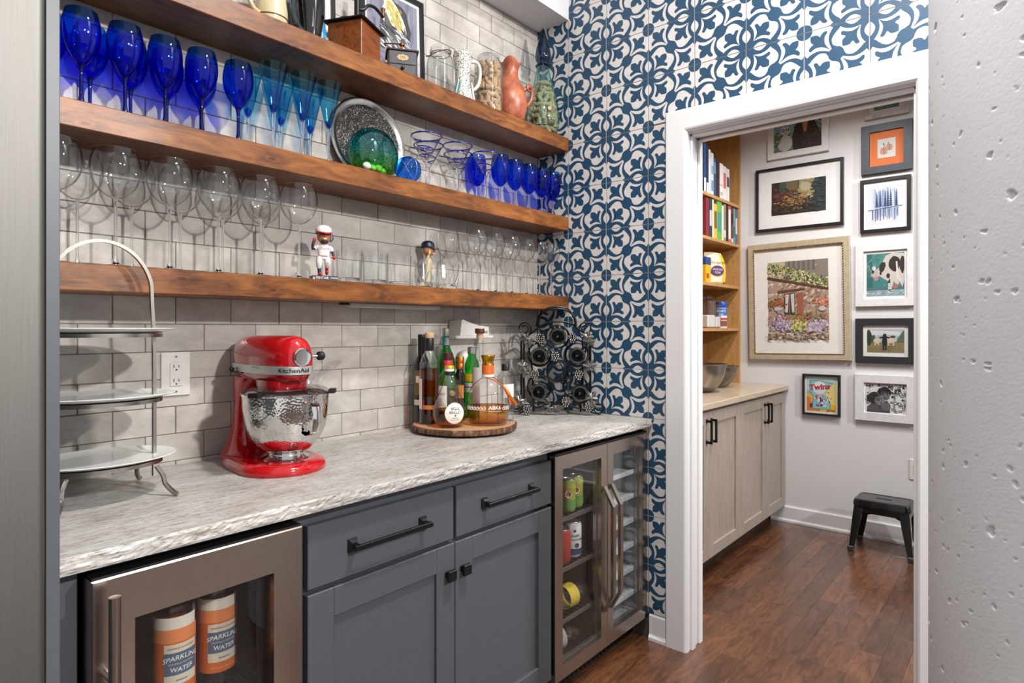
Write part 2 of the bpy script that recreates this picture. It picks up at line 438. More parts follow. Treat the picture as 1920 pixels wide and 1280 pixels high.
baseboard('baseboard_right.001', lambda a, b, l: (-a, DY0-.08-l, b), 1.6)
# door casing and pocket-door jamb
cw = .091
def casing():
    mb = M()
    pr = [(0, 0), (0, .021), (.004, .024), (.055, .024), (.078, .024), (.084, .022), (.091, .014), (.091, 0)]   # across (from outer edge), proud
    def pt(a, b, corner):
        yl, yr, zt = DY1-.019+cw, DY0+.019-cw, DH-.012+cw
        x = -TW+.008-b if False else -b
        return {'lb': (x, yl-a, 0), 'lt': (x, yl-a, zt-a), 'rt': (x, yr+a, zt-a), 'rb': (x, yr+a, 0)}[corner]
    return [M().rings([[pt(a, b, c) for a, b in pr] for c in cc], sm=False) for cc in (('lb', 'lt'), ('lt', 'rt'), ('rt', 'rb'))]
CA = casing()
D1 = struct(obj('door_1', M().box(.0, .124, DY1-.018, DY1, 0, DH).box(0, .124, DY0, DY0+.018, 0, DH).box(0, .124, DY0, DY1, DH-.018, DH), m_white))
for nm, mb in zip(('casing', 'casing', 'casing'), CA): obj(nm, mb, m_white, D1)
# stops with the pocket slot on each side of the jamb
jb = M()
for s_, e in ((DY1-.018, -1), (DY0+.018, 1)):
    jb.box(.012, .042, s_, s_+e*.01, 0, DH-.018, bev=.002); jb.box(.082, .112, s_, s_+e*.01, 0, DH-.018, bev=.002)
jb.box(.012, .042, DY0+.018, DY1-.018, DH-.028, DH-.018, bev=.002); jb.box(.082, .112, DY0+.018, DY1-.018, DH-.028, DH-.018, bev=.002)
obj('door_stop', jb, m_white, D1)
obj('door_track', M().box(.045, .079, DY0+.02, DY1-.02, DH-.022, DH-.0185), plain('track_grey', '77716c', .4, .6), D1)
# round concrete column; its air pockets are sunk into the surface that faces the room
def column():
    import numpy as np
    cx, cy, R = -.708, -1.943, .3; rc = np.random.RandomState(5)
    a0, a1, z0, z1 = 1.5, 3.4, .35, 2.3; na, nz = int((a1-a0)*R/.0022), int((z1-z0)/.0022)
    A, Z = np.meshgrid(np.linspace(a0, a1, na), np.linspace(z0, z1, nz)); D = np.zeros_like(A)
    def pit(a, z, r, dep, asp, rot):
        ia, iz = (a-a0)/(a1-a0)*(na-1), (z-z0)/(z1-z0)*(nz-1); k = int(r*2.6/.0022)+2
        s0, s1, t0, t1 = max(0, int(iz)-k), min(nz, int(iz)+k), max(0, int(ia)-k), min(na, int(ia)+k)
        if s0 >= s1 or t0 >= t1: return
        x = (A[s0:s1, t0:t1]-a)*R; y = Z[s0:s1, t0:t1]-z
        u = (x*math.cos(rot)+y*math.sin(rot))/asp; v = -x*math.sin(rot)+y*math.cos(rot); th = np.arctan2(v, u)
        rr_ = np.sqrt(u*u+v*v)/(r*(1+.2*np.sin(2*th+rot*7)+.12*np.sin(3*th+rot*5)+.12*np.sin(5*th+rot*9)))
        D[s0:s1, t0:t1] = np.maximum(D[s0:s1, t0:t1], dep*np.clip((1.25-rr_)/.5, 0, 1))
    for i in range(420):
        r = rc.choice([.0013, .0015, .0018, .0022, .003]) if i > 14 else rc.uniform(.004, .007)
        pit(rc.uniform(a0, a1), rc.uniform(z0, z1), r, r*rc.uniform(.7, 1.1), rc.uniform(1, 1.7), rc.uniform(0, 3))
    D += rc.normal(0, .00008, D.shape); D[0, :] = D[-1, :] = 0; D[:, 0] = D[:, -1] = 0
    rad = R-D; V = np.stack([cx+rad*np.cos(A), cy+rad*np.sin(A), Z], -1).reshape(-1, 3)
    I = np.arange(na*nz).reshape(nz, na); Q = np.stack([I[:-1, :-1], I[:-1, 1:], I[1:, 1:], I[1:, :-1]], -1).reshape(-1, 4)
    me = bpy.data.meshes.new('wall_column'); me.from_pydata(V.tolist(), [], Q.tolist()); me.materials.append(m_concrete)
    me.polygons.foreach_set('use_smooth', [True]*len(me.polygons)); me.update()
    o = struct(link('wall_column', me))
    mb = M(); n = 40                                  # the rest of the shaft
    ang = [a1+(2*PI-(a1-a0))*i/n for i in range(n+1)]
    arc = lambda an, za, zb: mb.add([(cx+R*math.cos(a), cy+R*math.sin(a), z) for z in (za, zb) for a in an], [(i, i+1, len(an)+i+1, len(an)+i) for i in range(len(an)-1)], 0, True)
    arc(ang, 0, 3.3); fr = [a0+(a1-a0)*i/30 for i in range(31)]; arc(fr, 0, z0); arc(fr, z1, 3.3)
    obj('shaft', mb, m_concrete, o, fix=False)
column()
# ------------------------------------------------------------------ cabinetry, worktop, shelves, appliances
m_grey = plain('cabinet_slate_paint', '4d5157', .42, var=.03); m_black = plain('matte_black_metal', '121213', .38, .3)
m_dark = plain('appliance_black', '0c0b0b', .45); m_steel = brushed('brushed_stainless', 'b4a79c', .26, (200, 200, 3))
m_steel_v = brushed('brushed_stainless_fridge', '6c6a67', .55, (220, 220, 2)); m_chrome = plain('polished_chrome', 'd8d8d8', .07, 1, var=.01)
m_nickel = plain('satin_nickel', 'a39d96', .25, 1, var=.02)
m_pane = thin_glass('door_glass', (.92, .92, .92), (.7, .7, .7), .6, .01, .03)
m_pane2 = thin_glass('door_glass_bright', (.9, .91, .92), (.7, .7, .7), .6, .01, .08)  # lit copy of the door glass, brightened for the right door's white reflection
m_inner = plain('fridge_liner_dark', '2a211d', .5); m_rackgrey = plain('shelf_trim_steel', '9c9a98', .3, .9)
for zt, which in ((2.163, 'top'), (1.8, 'middle'), (1.4365, 'bottom')):
    rr = random.Random(zt); mb = M(); n = 40
    mb.box(-2.05, -.0085, -.19, -.0085, zt-.062, zt, bev=.002)
    o = obj('floating_shelf', mb, m_shelf)
    tag(o, {'top': 'topmost thick brown-stained knotty wood shelf holding jars and grinders', 'middle': 'middle thick brown-stained wood shelf holding the blue glassware', 'bottom': 'lowest thick brown-stained wood shelf holding clear stemware'}[which], 'shelf', 'floating wooden wall shelves')
t = thing('under_shelf_light', 'slim white light bar fixed under the lowest wooden shelf', 'light bar', (-.94, -.1, 1.3745))
obj('housing', M().box(-.2, .2, -.018, .018, -.012, -.0005, bev=.002), plain('light_housing', 'b9b7b4', .4), t)
obj('diffuser', M().box(-.19, .19, -.013, .013, -.0145, -.0125, bev=.0008), plain('light_diffuser', 'dcdad6', .5), t)
obj('mounting_clip', M().box(-.225, -.202, -.012, .012, -.008, -.0005, bev=.001), m_black, t)
# granite worktop with a chiselled front edge
def worktop():
    mb = M(); rr = random.Random(2); x0, x1, yf = -2.052, -.0095, -.612; nx, nz = 240, 6
    rows = []
    for k in range(nz+1):
        row = []
        for i in range(nx+1):
            fz = k/nz; dep = .0013*(math.sin(i*.37+k*1.7)*.5+rr.uniform(-.8, .8)) if 0 < k < nz else .0003*rr.uniform(-1, 1)
            row.append((x0+(x1-x0)*i/nx, yf+dep+(.0015 if k in (0, nz) else 0), .884+.03*fz))
        rows.append(row)
    vs = [p for r in rows for p in r]; W_ = nx+1
    mb.add(vs, [(k*W_+i, k*W_+i+1, (k+1)*W_+i+1, (k+1)*W_+i) for k in range(nz) for i in range(nx)], 0, False)
    top = rows[-1]; bot = rows[0]
    mb.poly(list(top)+[(x1, -.0085, .914), (x0, -.0085, .914)]); mb.poly(list(bot)+[(x1, -.0085, .884), (x0, -.0085, .884)])
    mb.poly([(x1, -.0085, .884), (x1, -.0085, .914)]+[r[-1] for r in rows][::-1]); mb.poly([(x0, -.0085, .884), (x0, -.0085, .914)]+[r[0] for r in rows][::-1])
    bm = M(); o = obj('worktop', mb, m_granite, sharp=50)
    bmm = bmesh.new(); bmm.from_mesh(o.data); bmesh.ops.remove_doubles(bmm, verts=bmm.verts, dist=1e-5); bmesh.ops.recalc_face_normals(bmm, faces=bmm.faces); bmm.to_mesh(o.data); bmm.free()
    tag(o, 'pale grey speckled granite worktop with chiselled front edge', 'countertop')
worktop()
# base cabinet between the two glass-door coolers
CAB = thing('base_cabinet', 'slate grey shaker base cabinet with two drawers and two doors', 'cabinet', (-1.134, -.3, 0))
def rel(mb, o=(-1.134, -.3, 0)): return mb.fn(lambda x, y, z: (x-o[0], y-o[1], z-o[2]))
obj('body', rel(M().box(-1.604, -.664, -.56, -.02, .1, .882).box(-1.59, -.68, -.50, -.1, 0, .1)), m_grey, CAB)
def pull(parent, cx, y, z, half=.11):
    mb = M().box(cx-half-.011, cx+half+.011, y-.034, y-.024, z-.0065, z+.0065, bev=.0015)
    for s_ in (-1, 1):
        c = cx+s_*half
        mb.box(c-.0065, c+.0065, y-.03, y, z-.0065, z+.0065, bev=.001)
        mb.rings([[(c+a*.013, y, z+b*.016) for a, b in ((-1, -1), (1, -1), (1, 1), (-1, 1))], [(c+a*.013, y-.003, z+b*.016) for a, b in ((-1, -1), (1, -1), (1, 1), (-1, 1))], [(c+a*.007, y-.012, z+b*.008) for a, b in ((-1, -1), (1, -1), (1, 1), (-1, 1))]], sm=False)
    o = obj('handle', rel(mb), m_black, parent); o['label'] = 'matte black bar handle'
for (xa, xb) in ((-1.578, -1.1245), (-1.1135, -.668)):
    d = obj('drawer', rel(M().box(xa, xb, -.581, -.5605, .702, .846, bev=.002)), m_grey, CAB); pull(d, (xa+xb)/2, -.581, .775)
for i, (xa, xb) in enumerate(((-1.578, -1.1205), (-1.1175, -.668))):
    fw = .068; z0, z1 = .108, .69
    mb = M().box(xa, xa+fw, -.581, -.5605, z0, z1, bev=.0015).box(xb-fw, xb, -.581, -.5605, z0, z1, bev=.0015)
    mb.box(xa+fw, xb-fw, -.581, -.5605, z1-fw, z1, bev=.0015).box(xa+fw, xb-fw, -.581, -.5605, z0, z0+fw, bev=.0015)
    d = obj('door', rel(mb), m_grey, CAB)
    obj('panel', rel(M().box(xa+fw, xb-fw, -.5705, -.5635, z0+fw, z1-fw)), m_grey, d)
    kx = xb-.028 if i == 0 else xa+.028; kz = .61
    obj('knob', rel(M().box(kx-.008, kx+.008, -.593, -.581, kz-.008, kz+.008).box(kx-.015, kx+.015, -.605, -.593, kz-.015, kz+.015, bev=.002)), m_black, d)
tag(obj('filler_panel', M().box(-2.051, -2.0075, -.56, -.02, 0, .882), m_grey), 'narrow slate grey filler panel left of the orange-bottle cooler', 'cabinet panel')
tag(obj('side_panel', M().box(-2.072, -2.0535, -.652, 0, 0, 2.62, bev=.001), m_grey), 'tall slate grey cabinet end panel beside the steel refrigerator', 'cabinet panel')
# big refrigerator at the left edge
R = thing('refrigerator', 'tall brushed stainless steel refrigerator at the left edge', 'refrigerator', (-2.54, -.35, 0))
obj('body', M().box(-.46, .463, -.29, .34, .05, 1.9, bev=.004).box(-.44, .44, -.25, .3, 0, .05), plain('fridge_case_grey', '55585c', .45), R)
def rdoor(z0, z1):
    mb = M(); r = .012; xa, xb, ya, yb = -.46, .455, -.365, -.298
    cs = [(xb, yb), (xa, yb)]+[(xa+r-r*math.cos(a), ya+r-r*math.sin(a)) for a in [i*PI/16 for i in range(9)]]+[(xb-r+r*math.sin(a), ya+r-r*math.cos(a)) for a in [i*PI/16 for i in range(9)]]
    return mb.rings([[(a, b, z0) for a, b in cs], [(a, b, z1) for a, b in cs]], sm=True)
d = obj('door', rdoor(.62, 1.89), m_steel_v, R); dd = obj('drawer', rdoor(.06, .61), m_steel_v, R)
obj('handle', M().cyl((-.4, -.41, .8), (-.4, -.41, 1.7), .012).cyl((-.4, -.41, .85), (-.4, -.364, .85), .008).cyl((-.4, -.41, 1.65), (-.4, -.364, 1.65), .008), m_steel_v, d)
# glass-door coolers ------------------------------------------------
def door_frame(xa, xb, z0, z1, yf, fw_l, fw_r, fw_t, fw_b, dep=.03):
    """mitred steel door frame, one piece"""
    o = [(xa, z0), (xb, z0), (xb, z1), (xa, z1)]; i_ = [(xa+fw_l, z0+fw_b), (xb-fw_r, z0+fw_b), (xb-fw_r, z1-fw_t), (xa+fw_l, z1-fw_t)]
    c = .0025; oc = [(xa+c, z0+c), (xb-c, z0+c), (xb-c, z1-c), (xa+c, z1-c)]
    R_ = [[(a, yf+dep, b) for a, b in o], [(a, yf+c, b) for a, b in o], [(a, yf, b) for a, b in oc], [(a, yf, b) for a, b in i_], [(a, yf+dep, b) for a, b in i_]]
    return M().rings(R_, sm=False, closed=True)
def inner_box(xa, xb, ya, yb, z0, z1):
    t_ = .012
    return M().box(xa, xa+t_, ya, yb, z0, z1).box(xb-t_, xb, ya, yb, z0, z1).box(xa, xb, yb-t_, yb, z0, z1).box(xa, xb, ya, yb, z0, z0+t_).box(xa, xb, ya, yb, z1-t_, z1)
BC = thing('beverage_cooler', 'stainless glass-door beverage cooler holding orange-label water bottles', 'beverage cooler', (-1.805, -.3, 0))
rb = lambda mb: rel(mb, (-1.805, -.3, 0))
obj('body', rb(inner_box(-2.0, -1.61, -.565, -.03, .1, .872).box(-2.0, -1.61, -.5, -.1, 0, .1)), m_dark, BC)
d = obj('door', rb(door_frame(-2.0, -1.608, .11, .862, -.61, .066, .066, .082, .082, .042)), m_steel, BC)
obj('pane', rb(M().box(-1.9345, -1.6735, -.592, -.584, .191, .781)), m_pane, d)
obj('top_shade_strip', rb(M().box(-1.998, -1.61, -.606, -.57, .8622, .8665)), m_dark, d)  # black strip added where the worktop overhang shades the door top
obj('gasket', rb(door_frame(-1.995, -1.613, .115, .857, -.5675, .075, .075, .088, .088, .005)), m_dark, d)
o = obj('handle', rb(M().cyl((-1.978, -.652, .2), (-1.978, -.652, .843), .0092, n=20).cyl((-1.978, -.652, .28), (-1.978, -.609, .28), .006).cyl((-1.978, -.652, .7), (-1.978, -.609, .7), .006)), m_nickel, d)
for zz in (.485, .28):
    mb = M()
    for k in range(14): mb.cyl((-1.985+k*.0278, -.545, zz), (-1.985+k*.0278, -.06, zz), .002, n=6)
    mb.box(-1.986, -1.624, -.551, -.545, zz-.006, zz+.006)
    obj('wire_shelf', rb(mb), m_rackgrey, BC)
WC = thing('wine_cooler', 'two-door stainless wine and drinks cooler by the patterned wall', 'wine cooler', (-.338, -.3, 0))
rw = lambda mb: rel(mb, (-.338, -.3, 0))
obj('body', rw(inner_box(-.656, -.338, -.55, -.03, .1, .868).box(-.656, -.012, -.52, -.1, .02, .1)), m_inner, WC)
m_liner2 = plain('fridge_liner_reflection', 'c3c3c6', .5)  # pale colour stands in for the white reflection in the right pane
obj('wine_compartment', rw(inner_box(-.337, -.012, -.55, -.03, .1, .868)), m_liner2, WC)
for (xa, xb, nm) in ((-.656, -.3265, 'left'), (-.3245, -.012, 'right')):
    d = obj('door', rw(door_frame(xa, xb, .088, .858, -.59, .042, .042, .05, .05, .036)), m_steel, WC)
    obj('pane', rw(M().box(xa+.043, xb-.043, -.578, -.571, .139, .807)), m_pane if nm == 'left' else m_pane2, d)
    obj('top_shade_strip', rw(M().box(xa+.001, xb-.001, -.587, -.556, .8582, .8635)), m_dark, d)  # added dark strip again, for the shaded top of each door
    obj('seal_strip', rw(door_frame(xa+.036, xb-.036, .132, .814, -.571, .012, .012, .012, .012, .01)), m_rackgrey, d)
    hx = -.352 if nm == 'left' else -.300
    pth = [(hx, -.592, .70), (hx, -.632, .63), (hx, -.632, .30), (hx, -.592, .23)]
    mb = M(); W_ = .0095
    R_ = []
    for (px, py, pz), (nx_, nz_) in zip(pth, ((.5, .9), (1, .3), (1, -.3), (.5, -.9))):
        R_.append([(px-W_, py-.006, pz), (px+W_, py-.006, pz), (px+W_, py+.006, pz), (px-W_, py+.006, pz)])
    mb.rings(R_, sm=False); obj('handle', rw(mb), m_chrome if False else m_nickel, d)
for zz in (.622, .4435, .262):
    mb = M().box(-.643, -.352, -.553, -.547, zz-.016, zz, bev=.001)
    for k in range(11): mb.cyl((-.635+k*.0275, -.547, zz-.004), (-.635+k*.0275, -.05, zz-.004), .0018, n=6)
    obj('wire_shelf', rw(mb), m_rackgrey, WC)
for k in range(6):
    zz = .2+k*.1; mb = M().box(-.322, -.026, -.553, -.545, zz-.012, zz+.006, bev=.001).box(-.322, -.026, -.545, -.06, zz-.006, zz-.002)
    obj('rack_shelf', rw(mb), plain('rack_white', 'dedddb', .5), WC)
mb = M().box(-.65, -.02, -.528, -.522, .012, .082, 0)
for k in range(22):
    for q in range(4): mb.box(-.64+k*.028, -.64+k*.028+.02, -.532, -.528, .018+q*.016, .018+q*.016+.007)
obj('vent_grille', rw(mb), m_dark, WC)
# outlets -------------------------------------------------------------
m_plate = plain('outlet_white', 'dad7d2', .35); m_slot = plain('outlet_slot', '1b1a1a', .5)
def outlet(label, loc, rot):
    t = thing('wall_outlet', label, 'outlet', loc, rot)
    obj('cover_plate', M().box(-.038, .038, -.006, 0, -.06, .06, bev=.002), m_plate, t)
    f = obj('receptacle', M().box(-.0165, .0165, -.0085, -.006, -.033, .033, bev=.001), m_plate, t)
    for s_ in (-1, 1):
        mb = M(); zc = .0195*s_
        mb.box(-.0075, -.0055, -.0088, -.0085, zc-.002, zc+.0065).box(.0055, .0075, -.0088, -.0085, zc-.001, zc+.0055)
        mb.cyl((0, -.0088, zc-.0075), (0, -.0085, zc-.0075), .0024, n=10)
        sl = obj('slot', mb, m_slot, f); sl['kind'] = 'stuff'
    obj('test_button', M().box(-.006, .006, -.0092, -.0085, -.005, .005), m_plate, f)
    for zs in (.048, -.048): obj('screw', M().cyl((0, -.0072, zs), (0, -.006, zs), .003, n=12), m_nickel, t)
    return t
outlet('white wall outlet on the grey tiles beside the red mixer', (-1.637, -.0092, 1.164), 0)
outlet('white wall outlet low on the pantry wall behind the stool', (PX, -1.293, .452), -PI/2)
# ------------------------------------------------------------------ glassware on the shelves
g_clear = thin_glass('clear_glass', (.992, .993, .993), (.33, .34, .35), .8, .02, .03)
g_stem = solid_glass('clear_stem_glass', (.97, .98, .98))
g_cobalt = thin_glass('cobalt_glass', (.12, .44, .95), (.015, .05, .5), .4, .02, .02)
g_cobalt2 = thin_glass('cobalt_glass_thin', (.06, .14, .55), (.01, .02, .2), .4, .02, .03)
g_aqua = thin_glass('aqua_glass', (.52, .84, .97), (.12, .45, .8), .4, .02, .02)
g_aqua_deep = thin_glass('aqua_glass_deep', (.10, .35, .80), (.02, .12, .5), .55, .02, .05)
m_cobaltline = plain('cobalt_rim_line', '16208a', .15, coat=.5)
S1, S2, S3 = 2.163, 1.8, 1.4365
ORD = ['first', 'second', 'third', 'fourth', 'fifth', 'sixth', 'seventh', 'eighth', 'ninth', 'tenth']
def spl(prof, n=4):
    out = []; m = len(prof)
    for i in range(m-1):
        p0 = Vector(prof[max(i-1, 0)]); p1 = Vector(prof[i]); p2 = Vector(prof[i+1]); p3 = Vector(prof[min(i+2, m-1)])
        for q in range(n):
            t = q/n; m1 = (p2-p0)/2; m2 = (p3-p1)/2
            out.append(tuple(p1*(2*t**3-3*t*t+1)+m1*(t**3-2*t*t+t)+p2*(-2*t**3+3*t*t)+m2*(t**3-t*t)))
    return out+[tuple(prof[-1])]
def shell(outer, th):
    """closed glass wall from an outer profile running bottom (on axis) to rim"""
    o = [(max(r, 0), z) for r, z in outer]; inn = [(max(r-th, 0), z+th*.6) for r, z in o if r > th*1.6]
    inn[-1] = (o[-1][0]-th, o[-1][1])
    return o+inn[::-1]+[(0, inn[0][1])]
def goblet(name, bowl, th, joint, stem_r, foot_r, m_bowl, m_stem, n=32, m_foot=None):
    """bowl: spline points; parts bowl, stem, foot around a base Empty"""
    t = link(name, None)
    bp = spl(bowl, 3); bp = [(0, bp[0][1])]+bp
    obj('bowl', M().lathe(shell(bp, th), n), m_bowl, t, fix=False, sharp=60)
    if m_bowl is g_clear: obj('rim', M().tube([(bp[-1][0]*math.cos(a), bp[-1][0]*math.sin(a), bp[-1][1]) for a in [2*PI*i/40 for i in range(40)]], .0008, 5, closed=True), g_clear, t, fix=False)
    sp = spl([(stem_r*2.1, joint+.0015), (stem_r*1.15, joint-.012), (stem_r, joint*.6), (stem_r*1.1, .03), (stem_r*1.9, .0125), (stem_r*3, .0075)], 3)
    obj('stem', M().lathe([(0, joint+.0015)]+sp+[(0, .0075)], 14), m_stem, t, fix=False, sharp=60)
    obj('foot', M().lathe([(0, .0075), (stem_r*3, .0072), (foot_r*.6, .0042), (foot_r*.96, .0022), (foot_r, .0012), (foot_r*.97, 0), (0, 0)], n), m_foot or m_stem, t, fix=False, sharp=60)
    return t
def place(proto, spots, labels, cat, group):
    for i, ((x, y, z), lb) in enumerate(zip(spots, labels)):
        o = proto if i == 0 else dup(proto, (x, y, z), random.uniform(0, 6))
        o.location = (x, y, z); tag(o, lb, cat, group)
# big clear balloon glasses, bottom shelf
balloon = goblet('balloon_wine_glass', [(.005, .162), (.021, .168), (.040, .186), (.0508, .21), (.0535, .232), (.0508, .255), (.0425, .2775)], .0011, .163, .0034, .037, g_clear, g_stem)
fx = [-1.945, -1.825, -1.705, -1.583, -1.466, -1.346]; bx = [-1.879, -1.762, -1.645, -1.531, -1.412]
place(balloon, [(x, -.152, S3) for x in fx]+[(x, -.063, S3) for x in bx],
      [f'large clear balloon wine glass, {ORD[i]} from the left in the front row' for i in range(6)]+[f'large clear balloon wine glass, {ORD[i]} from the left in the back row' for i in range(5)], 'wine glass', 'balloon wine glasses on the lowest shelf')
# smaller clear wine glasses to the right
smallw = goblet('wine_glass', [(.004, .143), (.015, .149), (.03, .166), (.0385, .188), (.0395, .205), (.036, .224), (.031, .239)], .001, .144, .003, .035, g_clear, g_stem)
sx = [(-.552, -.13), (-.447, -.13), (-.342, -.13), (-.243, -.13), (-.148, -.13), (-.055, -.125)]
sb = [(-.51, -.052), (-.405, -.052), (-.30, -.052)]
place(smallw, [(x, y, S3) for x, y in sx+sb],
      [f'slender clear wine glass, {ORD[i]} from the left in the front row by the patterned wall' for i in range(6)]+[f'slender clear wine glass, {ORD[i]} from the left in the row at the tiles' for i in range(3)], 'wine glass', 'slender wine glasses at the right of the lowest shelf')
bigw = goblet('wine_glass', [(.004, .128), (.018, .134), (.036, .152), (.0445, .176), (.0445, .2), (.041, .222), (.037, .236)], .001, .129, .003, .036, g_clear, g_stem)
bigw.location = (-.648, -.06, S3); tag(bigw, 'wide clear wine glass behind the cut crystal tumbler', 'wine glass')
# cobalt goblets, middle shelf
cob = goblet('blue_wine_glass', [(.004, .099), (.013, .105), (.027, .125), (.0365, .15), (.0398, .173), (.0385, .198), (.0325, .224)], .0012, .1, .0042, .036, g_cobalt, g_cobalt2)
fx = [-1.889, -1.7985, -1.708, -1.618, -1.5195]; bx = [-1.938, -1.851, -1.7625, -1.676, -1.588]
place(cob, [(x, -.132, S2) for x in fx]+[(x, -.056, S2) for x in bx],
      [f'cobalt blue wine glass, {ORD[i]} from the left in the front row' for i in range(5)]+[f'cobalt blue wine glass, {ORD[i]} from the left in the back row' for i in range(5)], 'wine glass', 'cobalt wine glasses at the left of the middle shelf')
# aqua flutes
def flute():
    t = link('aqua_flute', None)
    op = spl([(.007, .112), (.0125, .128), (.0245, .18), (.034, .22), (.0415, .25)], 3)
    lower = [p for p in op if p[1] < .205]; upper = [p for p in op if p[1] >= .2]
    obj('bowl', M().lathe(shell([(0, op[0][1])]+op, .0012), 32), g_aqua, t, fix=False, sharp=60)
    obj('blue_base', M().lathe([(0, .114)]+[(r-.0021, z+.003) for r, z in op if z < .14]+[(0, .142)], 24), g_aqua_deep, t, fix=False)
    obj('stem', M().lathe([(0, .114)]+spl([(.0088, .114), (.006, .098), (.0042, .06), (.0036, .03), (.006, .012), (.012, .0072)], 3)+[(0, .0072)], 14), g_stem, t, fix=False, sharp=60)
    obj('foot', M().lathe([(0, .0072), (.012, .0072), (.024, .0042), (.034, .002), (.0345, .001), (.034, 0), (0, 0)], 28), g_stem, t, fix=False, sharp=60)
    return t
fl = flute()
place(fl, [(-1.421, -.141, S2), (-1.328, -.141, S2), (-1.238, -.141, S2), (-1.452, -.053, S2), (-1.348, -.053, S2), (-1.248, -.053, S2)],
      [f'flared aqua blue flute with clear stem, {ORD[i]} from the left in front' for i in range(3)]+[f'flared aqua blue flute with clear stem, {ORD[i]} from the left behind' for i in range(3)], 'flute glass', 'aqua flutes on the middle shelf')
# martini glasses with blue rim and swirl
def martini():
    t = link('martini_glass', None)
    op = [(0, .096), (.004, .098), (.02, .12), (.038, .153), (.0555, .183)]
    obj('bowl', M().lathe(shell(op, .0013), 32), g_clear, t, fix=False, sharp=60)
    obj('blue_rim', M().tube([(.0553*math.cos(a), .0553*math.sin(a), .183) for a in [2*PI*i/36 for i in range(36)]], .0027, 6, closed=True), m_cobaltline, t)
    sw = []
    for i in range(60):
        f = i/59; a = f*2*PI*1.7+.5; z = .152-.042*f; r = .004+(z-.098)/.085*.0515+.0006; sw.append((r*math.cos(a), r*math.sin(a), z))
    obj('blue_swirl', M().tube(sw, [.0028*(1-.6*i/59) for i in range(60)], 6), m_cobaltline, t)
    obj('stem', M().lathe([(0, .099)]+spl([(.0065, .0985), (.0042, .085), (.0036, .05), (.0042, .02), (.009, .008)], 3)+[(0, .0075)], 14), g_stem, t, fix=False, sharp=60)
    obj('foot', M().lathe([(0, .0075), (.009, .0075), (.03, .004), (.0375, .0015), (.037, 0), (0, 0)], 28), g_stem, t, fix=False, sharp=60)
    return t
mt = martini()
place(mt, [(-.838, -.148, S2), (-.6814, -.148, S2), (-.523, -.148, S2), (-.757, -.068, S2), (-.60, -.068, S2)],
      ['clear martini glass with blue swirl, leftmost in front', 'clear martini glass with blue swirl, middle one in front', 'clear martini glass before the short blue glasses, rightmost in front', 'clear martini glass with blue swirl, left one behind', 'clear martini glass with blue swirl, right one behind'], 'martini glass', 'martini glasses on the middle shelf')
# short blue glasses with clear stems
sb_ = goblet('blue_goblet', [(.004, .078), (.016, .086), (.032, .11), (.0385, .14), (.039, .165), (.036, .19), (.0325, .207)], .0014, .079, .0036, .032, g_cobalt, g_stem)
place(sb_, [(-.413, -.128, S2), (-.318, -.128, S2), (-.222, -.128, S2), (-.131, -.128, S2), (-.045, -.124, S2), (-.478, -.056, S2)],
      [f'short blue goblet with clear stem, {ORD[i]} from the martini glasses' for i in range(5)]+['short blue goblet standing behind the rightmost martini glass'], 'goblet', 'short blue goblets at the right of the middle shelf')
# etched silver tray leaning on the tiles
def tray():
    t = NT('etched_silver'); v = t.co((1, 1, 1)); w = t.new('TexWave', Scale=22, Distortion=30, Detail=2); w.inputs['Detail Scale'].default_value = 2.0
    t.l(v, w.inputs['Vector']); t.l(t.ramp(w.outputs['Fac'], [(.15, s2l('4a4745')), (.5, s2l('6f6c69')), (.85, s2l('96938f'))]), t.b.inputs['Base Color'])
    t.b.inputs['Metallic'].default_value = .75; t.b.inputs['Roughness'].default_value = .42; t.bump(w.outputs['Fac'], .8, .003)
    T = thing('silver_tray', 'oval etched silver tray leaning on the tiles behind the green bowl', 'tray', (-1.005, -.042, S2))
    tilt = Matrix.Rotation(math.radians(-5), 4, 'X')
    def disc(mb, prof, cap, a=.158, b=.151):
        n = 64; R_ = []
        for k, d in prof: R_.append([(a*k*math.cos(2*PI*i/n), d, .15+b*k*math.sin(2*PI*i/n)) for i in range(n)])
        mb.rings(R_, caps=(cap, cap)); return mb.xf(tilt)
    obj('plate', disc(M(), [(.01, 0), (.8, 0), (.84, -.004), (.84, .004), (.8, .004), (.01, .004)], True), t.m, T)
    obj('rim', disc(M(), [(.835, -.0035), (.9, -.010), (.97, -.012), (1, -.009), (1, -.006), (.97, -.008), (.9, -.005), (.835, .0015)], False), plain('polished_silver', 'b9b7b5', .18, 1, var=.1), T)
tray()
